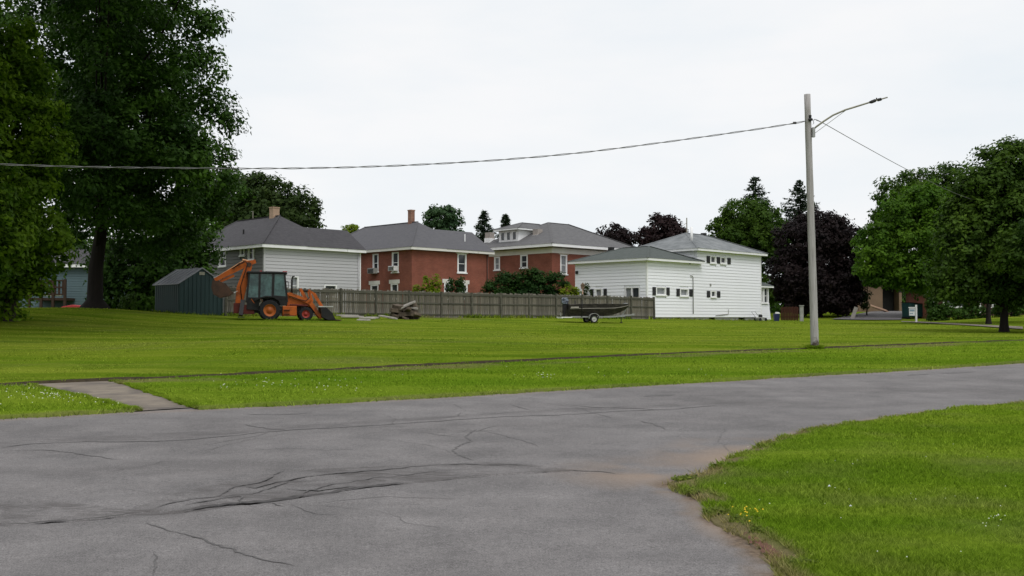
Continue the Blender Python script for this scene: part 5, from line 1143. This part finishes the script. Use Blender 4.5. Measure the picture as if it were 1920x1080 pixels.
# backhoe end
elbow = (bc_(540), 0, bz_(225)); bas = (bc_(425), 0, bz_(745))
for s in (-1, 1):
    MB().beam((bas[0], s*.19, bas[2]), (bc_(462), s*.19, bz_(480)), .06, .34, .06, .52).beam((bc_(460), s*.19, bz_(490)), (elbow[0], s*.17, elbow[2]), .06, .52, .06, .36).build('boom', M_ORANGE, bh)
MB().beam((bc_(430), 0, bz_(740)), (bc_(470), 0, bz_(480)), .32, .16).beam((bc_(470), 0, bz_(480)), (elbow[0]-.05, 0, elbow[2]-.1), .32, .16).build('boom_web', M_RUST, bh)
MB().beam((bc_(610), 0, bz_(185)), (bc_(480), 0, bz_(225)), .26, .20, .26, .34).beam((bc_(490), 0, bz_(222)), (bc_(185), 0, bz_(400)), .26, .34, .22, .20).build('dipper_arm', M_ORANGE, bh)
MB().tube([(bc_(590), 0, bz_(195)), (bc_(470), 0, bz_(168)), ], .05, 8).tube([(bc_(480), .0, bz_(190)), (bc_(250), 0, bz_(345))], .07, 8).build('dipper_cylinder', M_ORPALE, bh)
MB().tube([(bc_(250), 0, bz_(343)), (bc_(175), 0, bz_(380))], .055, 8).build('cylinder_rod', M_STEEL, bh)
MB().beam((bc_(240), 0, bz_(415)), (bc_(385), 0, bz_(345)), .10, .14).build('bucket_lever', M_ORANGE, bh)
MB().lathe((elbow[0], 0, elbow[2]), [(.001, -.24), (.13, -.24), (.13, .24), (.001, .24)], 12).build('elbow_pin', M_RUST, bh)
bp = [(bc_(165), bz_(400)), (bc_(150), bz_(480)), (bc_(175), bz_(560)), (bc_(240), bz_(600)), (bc_(330), bz_(580)), (bc_(385), bz_(545)), (bc_(380), bz_(530)), (bc_(320), bz_(555)), (bc_(250), bz_(570)), (bc_(200), bz_(540)), (bc_(185), bz_(480)), (bc_(205), bz_(410))]
MB().ext(bp, -.38, .38).build('digging_bucket', M_RUST, bh)
for s in (-1, 1): MB().ext([(bc_(170), bz_(410)), (bc_(160), bz_(480)), (bc_(185), bz_(550)), (bc_(240), bz_(588)), (bc_(330), bz_(570)), (bc_(375), bz_(540)), (bc_(300), bz_(440)), (bc_(225), bz_(410))], s*.36, s*.39).build('bucket_cheek', M_RUST, bh)
for k in range(4):
    y = -.32+.21*k; MB().beam((bc_(375), y, bz_(545)), (bc_(425), y, bz_(520)), .06, .05, .03, .02).build('bucket_tooth', M_STEEL, bh)
MB().box(bx_(425), bx_(520), -.55, .55, .40, .95).build('swing_frame', M_DRED, bh); MB().box(bx_(500), bx_(640), -.66, .66, .36, .86).build('rear_frame', M_DRED, bh)
for s in (-1, 1):
    MB().beam((bx_(520), s*.60, 1.1), (bx_(500), s*.95, .28), .16, .22).build('stabiliser_leg', M_MAC, bh); MB().box(bx_(470), bx_(540), s*.82, s*1.12, .16, .22).build('stabiliser_foot', M_MAC, bh)

for k, (y, dz) in enumerate(((-.24, .0), (-.26, .06), (.24, .03))):
    MB().tube([(bc_(470), y, bz_(640)), (bc_(452), y*1.1, bz_(470)), (bc_(500), y*1.1, bz_(300)), (bc_(525), y*1.3, bz_(225)+dz), (bc_(500), y*1.2, bz_(195)+dz), (bc_(440), y, bz_(225)+dz), (bc_(360), y*.9, bz_(275))], .022, 6).build('hydraulic_hose', M_MAC, bh, True)
MB().tube([(bx_(1010), -.66, 1.36), (bx_(1090), -.70, 1.20), (bx_(1180), -.70, 1.08), (bx_(1225), -.69, 1.30), (bx_(1215), -.60, 1.60)], .020, 6).build('hydraulic_hose', M_MAC, bh, True)
MB().beam((bc_(470), 0, bz_(600)), (bc_(452), 0, bz_(430)), .12, .12).beam((bc_(452), 0, bz_(430)), (bc_(500), 0, bz_(300)), .07, .07).build('boom_cylinder', M_MAC, bh)
MB().box(bx_(1190), bx_(1262), -.34, .34, .34, .60).build('counterweight', M_MAC, bh, False, .02)
MB().box(bx_(860), bx_(945), -.70, -.45, .40, .78).build('battery_box', M_MAC, bh, False, .02)
for x in (600, 700): MB().beam((bx_(x), -.73, 1.22), (bx_(x+40), -.73, .95), .03, .03).build('grab_handle', M_ORANGE, bh)
MB().lathe((bx_(760), -.15, 1.62), [(.16, -.02), (.18, 0), (.16, .02)], 14, 'z').tube([(bx_(790), -.15, 1.1), (bx_(762), -.15, 1.6)], .02, 6).build('steering_wheel', M_MAC, bh)
MB().box(bx_(1130), bx_(1180), -.9, -.62, .72, .76).build('front_fender', M_MAC, bh)

# ------------------------------------------------------------------ boat on its trailer
pt = at(1107, 607.5, 67); TH = radians(12)
tr = thing('boat_trailer', 'galvanised single axle trailer carrying the dark boat', 'trailer', (pt.x, pt.y, g1(pt.x, pt.y)+.06), TH)
def qx(zx): return (zx-760)/243.0/cos(TH)
for s in (-1, 1):
    w_ = MB().lathe((0, 0, 0), [(.17, -.09), (.25, -.09), (.275, -.06), (.275, .06), (.25, .09), (.17, .09), (.17, -.09)], 24).build('wheel', M_TYRE, tr); w_.location = (0, s*.82, .275)
    MB().lathe((0, 0, 0), [(.17, -.08*1), (.12, -.06), (.05, -.09), (.001, -.09)], 20).build('rim', M_STEEL, w_, True); w_.rotation_euler = (0, 0, 0 if s < 0 else pi)
    f = [(-.36, .32), (-.33, .50), (-.2, .62), (0, .66), (.2, .62), (.33, .50), (.36, .32)]; MB().ext(f+[(x*.93, z-.03) for x, z in f[::-1]], s*.70, s*.95).build('mudguard', M_TRAIL, tr)
    MB().beam((qx(400), s*.60, .42), (qx(1050), s*.52, .42), .05, .09).beam((qx(1050), s*.52, .42), (qx(1330), s*.04, .48), .05, .09).build('frame_rail', M_TRAIL, tr)
    MB().beam((qx(420), s*.42, .50), (qx(960), s*.40, .50), .10, .05).build('bunk', M_DECK, tr)
MB().beam((qx(1180), 0, .47), (qx(1490), 0, .56), .09, .10).build('tongue', M_TRAIL, tr)
MB().box(qx(1455), qx(1495), -.06, .06, .52, .64).build('coupler', M_TRAIL, tr)
MB().tube([(qx(1275), 0, .05), (qx(1275), 0, .52)], .03, 8).box(qx(1275)-.08, qx(1275)+.08, -.08, .08, 0, .05).build('jack_stand', M_MAC, tr)
MB().tube([(0, -.8, .275), (0, .8, .275)], .035, 8).box(qx(420), qx(430), -.6, .6, .38, .46).box(qx(900), qx(910), -.55, .55, .38, .46).build('axle', M_MAC, tr)
MB().beam((qx(1290), 0, .5), (qx(1370), 0, 1.05), .06, .08).box(qx(1340), qx(1365), -.1, .1, .95, 1.08).build('winch_post', M_TRAIL, tr)
for s in (-1, 1): MB().tube([(qx(565), s*.72, .42), (qx(565), s*.80, .42), (qx(565), s*.82, 1.5)], .028, 8).build('guide_post', M_MAC, tr, True)
MB().box(qx(255), qx(268), -.62, .62, .32, .40).box(qx(240), qx(420), -.63, -.57, .36, .42).box(qx(240), qx(420), .57, .63, .36, .42).build('tail_light_bar', M_TRIM, tr)
boat = thing('jon_boat', 'dark camouflage open boat with outboard motor on the trailer', 'boat', (pt.x, pt.y, g1(pt.x, pt.y)+.06), TH)
st = [(380, .54, .72, .50, 1.20), (520, .53, .76, .52, 1.24), (750, .53, .78, .54, 1.26), (980, .54, .74, .52, 1.27), (1120, .60, .64, .42, 1.26), (1240, .76, .48, .30, 1.26), (1330, .96, .36, .22, 1.26), (1372, 1.10, .30, .20, 1.26)]
hv = []; hf = []
for (x, zb_, wt, wb, zt_) in st:
    X_ = qx(x); hv += [(X_, -wt, zt_), (X_, -(wt*.72+wb*.28)-.005, zb_+(zt_-zb_)*.52), (X_, -wb, zb_), (X_, 0, zb_-.03), (X_, wb, zb_), (X_, (wt*.72+wb*.28)+.005, zb_+(zt_-zb_)*.52), (X_, wt, zt_)]
for i in range(len(st)-1):
    for k in range(6): hf.append((i*7+k, (i+1)*7+k, (i+1)*7+k+1, i*7+k+1))
hf += [tuple(range(7)), tuple((len(st)-1)*7+k for k in range(6, -1, -1))]
hull = MB().add(hv, hf).build('hull', M_BOAT, boat); sm = hull.modifiers.new('shell', 'SOLIDIFY'); sm.thickness = .03
for s in (-1, 1):
    MB().tube([(qx(a), s*(c+.01), e+.01) for a, _, c, _, e in st], .03, 6).build('gunwale', M_BOATL if False else M_BOAT, boat)
    MB().tube([(qx(a), s*(c*.86+d_*.14+.02), b_+(e-b_)*.62) for a, b_, c, d_, e in st], .018, 5).build('hull_rib', M_BOATL, boat)
    MB().ext([(qx(385), .98), (qx(520), 1.0), (qx(515), 1.10), (qx(388), 1.09)], s*.775, s*.79).build('registration_panel', M_BOATL, boat)
for x in (560, 820, 1080): MB().box(qx(x)-.16, qx(x)+.16, -.62, .62, .98, 1.02).build('bench', M_BOAT, boat)
MB().box(qx(1180), qx(1365), -.34, .34, 1.20, 1.245).build('bow_deck', M_BOAT, boat); MB().box(qx(1310), qx(1375), -.12, .12, 1.245, 1.36).build('bow_motor', M_TRAIL, boat)
ob = MB().ext([(qx(285), 1.28), (qx(285), 1.62), (qx(310), 1.72), (qx(375), 1.70), (qx(392), 1.50), (qx(385), 1.26)], -.16, .16).build('outboard_cowl', M_COWL, boat, False, .05)
MB().ext([(qx(300), 1.28), (qx(372), 1.27), (qx(350), .70), (qx(335), .48), (qx(305), .48), (qx(300), .72)], -.09, .09).build('outboard_leg', M_MAC, boat)
MB().box(qx(255), qx(330), -.10, .10, .72, .75).ext([(qx(295), .50), (qx(335), .50), (qx(325), .30), (qx(300), .34)], -.02, .02).build('cavitation_plate', M_MAC, boat)
MB().lathe((qx(275), 0, .58), [(.001, 0), (.06, .02), (.06, .04), (.001, .06)], 10).beam((qx(270), 0, .46), (qx(270), 0, .72), .10, .03).build('propeller', M_STEEL, boat)
MB().box(qx(372), qx(400), -.25, .25, .95, 1.28).build('transom_bracket', M_MAC, boat)

# ------------------------------------------------------------------ slabs heaped beside the fence
def slab(px, py, d, L, Wd, T, rz, tilt, mat, lab, group, dz=0.0, seed=0, name='broken_slab', cat='slab'):
    r = random.Random(seed); n = 9; poly = []
    for k in range(n):
        a = 2*pi*(k+.5)/n; q = .74+.34*r.random(); c, s = cos(a), sin(a); m = max(abs(c), abs(s)); poly.append((c/m*L/2*q, s/m*Wd/2*q))
    vs = [(x, y, 0) for x, y in poly]+[(x*.97, y*.97, T*(.9+.2*r.random())) for x, y in poly]
    fs = [tuple(range(n-1, -1, -1)), tuple(range(n, 2*n))]+[(i, (i+1) % n, (i+1) % n+n, i+n) for i in range(n)]
    X = (px-960)/FPX*d; o = MB().add(vs, fs).build(name, mat, None, False, .012)
    z = g1(X, d)+.05+dz; o.location = (X, d, z); o.rotation_euler = (tilt[0], tilt[1], rz)
    return tag(o, lab, cat, group)
GS = 'pale slabs lying flat by the fence'; LS = 'flat pale slab on the grass between the loader bucket and the slab pile'
for k, (px, py, d, L, Wd, rz, dz) in enumerate([(652, 590, 60.2, 1.3, .7, .2, .12), (664, 592, 58.8, 1.4, .6, .1, .10), (690, 596, 58.4, 1.1, .6, -.2, .05), (700, 592, 59.8, 1.0, .6, .3, .04), (728, 592, 59.6, 1.2, .35, -.4, .10), (682, 602, 56.5, .8, .4, 0, 0.0)]):
    lab = ['pale slab lying highest next to the loader bucket by the fence', 'long pale slab in front beside the loader bucket', 'pale slab in the middle of the flat row left of the pile', 'pale slab lying against the fence behind the flat row', 'narrow pale slab tilted against the foot of the dark pile', 'small pale slab alone in the grass in front of the row'][k]
    slab(px, py, d, L, Wd, .09, rz, ((.0, .16) if k == 4 else (.03, .02)), M_SLAB, lab, GS, dz, 70+k)
GD = 'dark slabs heaped in the pile'
rr = random.Random(77); pd_ = 61.0
SCZ = .84; lay = [(742, 0, 1.0), (758, 0, 1.2), (774, 0, 1.0), (746, .24, 1.0), (764, .22, 1.2), (776, .26, .8), (744, .50, .9), (762, .48, 1.1), (775, .52, .7), (748, .74, .8), (765, .74, 1.0), (772, .92, .7)]
for k, (px, dz, L) in enumerate(lay):
    slab(px, 0, pd_+rr.uniform(-.5, .4), L, .8, .20+rr.uniform(-.05, .06), rr.uniform(-.5, .5), (rr.uniform(-.15, .15), rr.uniform(-.18, .18)), M_SLABD, 'dark dirty slab in the heap of slabs in front of the fence', GD, dz*SCZ, 90+k)
for k in range(9):
    px = 738+rr.uniform(0, 46); slab(px, 0, pd_+rr.uniform(-.9, -.3), rr.uniform(.35, .8), rr.uniform(.18, .4), rr.uniform(.1, .2), rr.uniform(-1.2, 1.2), (rr.uniform(-.4, .4), rr.uniform(-.4, .4)), M_SLABD, 'dark dirty slab in the heap of slabs in front of the fence', GD, rr.uniform(.0, .6), 140+k)
slab(766, 0, 60.6, 1.15, .5, .10, .3, (.1, -.42), M_SLAB, 'pale slab tilted up on the top of the dark slab heap', None, .88, 120)
slab(776, 0, 60.8, .5, .4, .10, .3, (.1, .1), M_SLAB, 'small pale slab at the right shoulder of the dark heap', None, .66, 121)

# ------------------------------------------------------------------ utility pole, lamp arm, cables
pp = at(1528, 656, 33); pz = g1(pp.x, pp.y)+.03
pole = thing('utility_pole', 'tall silvery wooden utility pole with an empty street lamp arm', 'utility pole', (pp.x, pp.y, pz))
ptop = at(1513.5, 177, 33); PT = Vector((ptop.x-pp.x, 0, ptop.z-pz)); pts = [Vector((0, 0, -.4))]+[PT*(k/14) for k in range(15)]
rs = [.135]+[.132-.030*k/14+.003*sin(k*2.3) for k in range(15)]
MB().tube(pts, rs, 18).build('shaft', M_POLE, pole, True)
MB().tube([pts[1]+Vector((0, 0, .02)), pts[1]+Vector((0, 0, .35))], .137, 18).build('base_band', M_BARK, pole, True) if False else None
def pl(px, py, dd=0): q = at(px, py, 33+dd); return Vector((q.x-pp.x, q.y-pp.y, q.z-pz))
arm = [(1521,246,-.05),(1530,238,-.1),(1545,227,-.15),(1562,216,-.2),(1585,206,-.25),(1608,199,-.3),(1632,191.5,-.36),(1648,187,-.4),(1664,182.5,-.42)]
MB().tube([pl(*a) for a in arm], [.030]*6+[.026, .024, .022], 8).build('lamp_arm', M_GALV, pole, True)
MB().tube([pl(1522,254,-.08), pl(1587,206,-.25)], .010, 6).build('arm_brace', M_TRAIL, pole)
MB().tube([pl(1630,192,-.36), pl(1634,191.2,-.36), pl(1641,188.5,-.37), pl(1643,188,-.38)], [.035, .055, .055, .03], 10).tube([pl(1644,187.5,-.38), pl(1646,187.5,-.38), pl(1652,186,-.4), pl(1653,185.6,-.4)], [.03, .05, .05, .03], 10).tube([pl(1643.5,188,-.38), pl(1643.5,183.5,-.38)], .02, 6).build('lamp_clamp', M_BLACK, pole)
MB().box(pl(1519,0).x, pl(1524,0).x, -.14, -.02, pl(0,258).z, pl(0,240).z).build('arm_bracket', M_TRAIL, pole)
MB().tube([pl(1519,216,-.1), pl(1519,228,-.1)], [.05, .035], 8).tube([pl(1516,224,-.13), pl(1523,224,-.13)], .045, 8).build('insulator', M_SHUT, pole)
MB().tube([pl(1524,224,-.1), pl(1526,231,-.12), pl(1524,233,-.12)], .010, 6).tube([pl(1530,225,-.1), pl(1540,229,-.1)], .012, 6).build('drip_loop', M_WIRE, pole)
def cable(name, P, lab, twist=True, r=.011):
    P = [Vector(p) for p in P]
    n = len(P); fine = []
    seg = 26
    def cr(p0, p1, p2, p3, t): return .5*((2*p1)+(-p0+p2)*t+(2*p0-5*p1+4*p2-p3)*t*t+(-p0+3*p1-3*p2+p3)*t**3)
    for i in range(n-1):
        for k in range(seg): fine.append(cr(P[max(i-1, 0)], P[i], P[i+1], P[min(i+2, n-1)], k/seg))
    fine.append(P[-1])
    root = thing(name, lab, 'cable', tuple(P[0])); o0 = P[0]
    if not twist: MB().tube([q-o0 for q in fine], r, 6).build('strand', M_WIRE, root, True); return root
    s = 0; A = []; Bs = []
    for i, q in enumerate(fine):
        if i: s += (q-fine[i-1]).length
        a = s*2*pi/1.5; v = Vector((0, cos(a), sin(a)))*.017; A.append(q-o0+v); Bs.append(q-o0-v)
    MB().tube(A, r, 6).build('strand', M_WIRE, root, True); MB().tube(Bs, r*1.15, 6).build('strand', M_WIRE, root, True)
    return root
cb_ = cable('overhead_cable', [at(1513,226,33), at(1490,231,32.8), at(1400,245,32.4), at(1250,266,31.8), at(1100,285,31.1), at(960,298,30.5), at(800,308,29.8), at(640,314,29.1), at(480,316,28.5), at(320,315,27.9), at(160,313,27.3), at(0,308,26.8), at(-200,296,26.2)], 'twisted overhead cable sagging left from the pole across the big trees')
q = at(1490, 231, 32.8); sp = MB().tube([Vector(q)-Vector((.05, 0, -.01))-cb_.location, Vector(q)+Vector((.05, 0, .01))-cb_.location], .04, 8).build('splice', M_BLACK, cb_)
cable('overhead_cable', [at(1526,225,33), at(1540,229,34), at(1620,274,39), at(1705,320,45), at(1800,366,51), at(1920,404,58), at(2050,440,66)], 'thin overhead cable running right from the pole into the green trees', False, .012)

# ------------------------------------------------------------------ small things in the yards
sp_ = at(1718, 603, 86); sg = thing('sign_post', 'white yard sign hanging from a post by the driveway', 'sign', (sp_.x, sp_.y, g1(sp_.x, sp_.y)+.05), radians(10))
MB().box(-.07, .07, -.05, .05, -.2, 1.55).build('post', M_SIGN, sg); MB().box(-.72, -.07, -.03, .03, 1.28, 1.36).build('arm', M_SIGN, sg)
bd = MB().box(-.66, -.12, -.015, .015, .62, 1.24).build('board', M_SIGN, sg); MB().box(-.62, -.16, -.022, -.016, .98, 1.16).box(-.62, -.3, -.022, -.016, .76, .84).build('printed_band', M_SIGNB, bd)
q = at(1716, 575, 98); bn = thing('dumpster', 'dark teal dumpster beside the driveway under the trees', 'dumpster', (q.x, q.y, g1(q.x, q.y)+.05), radians(8))
MB().ext([(-1.0, .15), (.95, .15), (1.05, 1.3), (-1.05, 1.5)], -.7, .7).build('bin', M_BINT, bn, False, .03); MB().add([(-1.1, -.75, 1.53), (1.1, -.75, 1.33), (1.1, .75, 1.33), (-1.1, .75, 1.53), (-1.1, -.75, 1.59), (1.1, -.75, 1.39), (1.1, .75, 1.39), (-1.1, .75, 1.59)], [(3,2,1,0),(4,5,6,7),(0,1,5,4),(1,2,6,5),(2,3,7,6),(3,0,4,7)]).build('lid', M_MAC, bn)
for x in (-1, 1): MB().box(x-.1, x+.1, -.6, .6, 0, .15).build('foot', M_MAC, bn)
q0, q1 = at(1632, 573, 111), at(1664, 584, 109); bo = MB().beam((0, 0, 0), tuple(q1-q0), .5, .16).build('board', M_BOARD); bo.location = q0; tag(bo, 'bare board leaning against the tan garage wall', 'board')
q0 = at(1597, 563, 100); pb_ = MB().box(-.18, .18, -.05, .05, 0, 1.3).build('board', M_SLAB); pb_.location = (q0.x, q0.y, g1(q0.x, q0.y)+.05); pb_.rotation_euler = (0, .35, 0); tag(pb_, 'pale board propped in the shade under the purple tree', 'board')
q0, q1 = at(1464, 598, 97), at(1497, 598, 95); rf = thing('wooden_fence', 'short red brown board fence right of the white porch', 'fence', (q0.x, q0.y, g1(q0.x, q0.y)+.05), atan2(q1.y-q0.y, q1.x-q0.x)); fl_ = (q1-q0).length
meb = MB().box(-.075, .075, -.02, .02, 0, 1.3).mesh('picket', M_FRED)
for k in range(11):
    o = link('picket', meb, None, rf); o.location = (fl_*(k+.5)/11, 0, .02*sin(k*3))
for z in (.3, 1.0): MB().box(0, fl_, .02, .06, z, z+.08).build('rail', M_FRED, rf)
q = at(1503, 596, 94); wp_ = thing('gate_post', 'pale square post at the end of the red brown fence', 'post', (q.x, q.y, g1(q.x, q.y)+.05)); MB().box(-.16, .16, -.12, .12, -.1, 1.45).build('shaft', M_FOUND, wp_); MB().box(-.2, .2, -.16, .16, 1.45, 1.53).build('cap', M_FOUND, wp_)
q = at(1456, 598, 92); bl = thing('recycling_bin', 'blue and white bin beside the foot of the white porch', 'bin', (q.x, q.y, g1(q.x, q.y)+.05)); MB().ext([(-.22, 0), (.2, 0), (.26, .7), (-.26, .7)], -.2, .2).build('bin', M_BLUE, bl, False, .02); MB().ext([(-.1, .70), (.27, .70), (.2, .82), (-.05, .86)], -.2, .2).build('lid', M_TRIM, bl)
# push mower against the white wall
X, Y = h4.w(h4.u_of(FR, 1413), -.7); mw = thing('push_mower', 'grey push mower parked against the white house foundation', 'mower', (X, Y, g1(X, Y)+.05), radians(35))
MB().ext([(-.4, .14), (.4, .14), (.42, .28), (.2, .36), (-.3, .36), (-.42, .28)], -.26, .26).build('deck', M_FOUND, mw, False, .02); MB().lathe((0, 0, .36), [(.001, .25), (.14, .24), (.18, .12), (.18, 0)], 14, 'z').build('engine', M_MAC, mw)
for x in (-.38, .38):
    for s in (-1, 1): MB().lathe((x, s*.31, .15), [(.001, -.03), (.14, -.03), (.15, -.02), (.15, .02), (.14, .03), (.001, .03)], 16).build('wheel', M_TYRE, mw)
MB().tube([(-.35, -.22, .3), (-.95, -.22, .85), (-.95, .22, .85), (-.35, .22, .3)], .02, 6).build('handle', M_TRAIL, mw)
# birdhouse on a post behind the fence
q = at(1092.5, 552, 77.6); bq = thing('bird_house', 'brown birdhouse on a post behind the fence above the boat', 'birdhouse', (q.x, q.y, g1(q.x, q.y)+.05)); zz = at(1092, 538, 77.6).z-g1(q.x, q.y)-.05
MB().box(-.045, .045, -.045, .045, 0, zz-.15).build('post', M_BOARD, bq); MB().box(-.13, .13, -.12, .12, zz-.15, zz+.12).build('box', M_TAN, bq); MB().add([(-.2, -.17, zz+.12), (.2, -.17, zz+.12), (.2, .17, zz+.12), (-.2, .17, zz+.12), (0, -.17, zz+.34), (0, .17, zz+.34)], [(0,1,4),(2,3,5),(1,2,5,4),(3,0,4,5),(3,2,1,0)]).build('roof', M_TAN, bq)
# litter and edge weeds
for px, py, lab in ((1555, 932, 'crumpled pale blue scrap lying on the near lawn'), (1595, 971, 'small white curved scrap lying on the near lawn')):
    x, y = hit(px, py); o = MB().add([(-.03, 0, 0), (0, -.02, .015), (.03, 0, .002), (.01, .025, .03), (0, 0, .045)], [(0,1,4),(1,2,4),(2,3,4),(3,0,4),(0,3,2,1)]).build('paper_scrap', M_SIGN if px > 1570 else M_COWL if False else M_SIGN); o.location = (x, y, g1(x, y)+.09)
    o.scale = (.45, .45, .4) if px < 1570 else (.4, .25, .3)
    tag(o, lab, 'litter')
GW = 'weeds along the lawn edge'
for k, (px, py, R, lab) in enumerate([(1285, 905, .16, 'low weed clump on the tip of the near lawn'), (1345, 880, .12, 'small dark weed at the tan dirt patch'), (1300, 930, .10, 'low weed just below the lawn tip'), (1345, 968, .14, 'pale weed clump above the yellow flowers'), (1400, 985, .17, 'weed clump with yellow flowers at the asphalt edge'), (1430, 1005, .12, 'weed below the yellow flowers'), (1500, 1068, .15, 'broad weed clump at the bottom of the lawn edge')]):
    x, y = hit(px, py); t = thing('weed', lab, 'weed', (x, y, g1(x, y)+.02), 0, GW)
    V, F, rn, C = leaf_cloud([(0, 0, .018, R*.75, R*.45, .022)], 14, .028, .026, 200+k, 1.0, .8, .3, .8); link('leaves', np_mesh('leaves', V, F, L_WEED, {'rnd': rn}), None, t)
pts = []; rr = random.Random(9); gm = MB()
for _ in range(260):
    px, py = rr.gauss(1445, 20), 0; py = 1038+(px-1445)*.75+rr.gauss(0, 7); x, y = hit(px, py); r = rr.uniform(.006, .016); z = g1(x, y)+.012
    gm.add([(x-r, y, z), (x, y-r, z), (x+r, y, z), (x, y+r, z), (x, y, z+r*1.2)], [(0,1,4),(1,2,4),(2,3,4),(3,0,4)])
stuff(gm.build('gravel', M_GRAVEL))
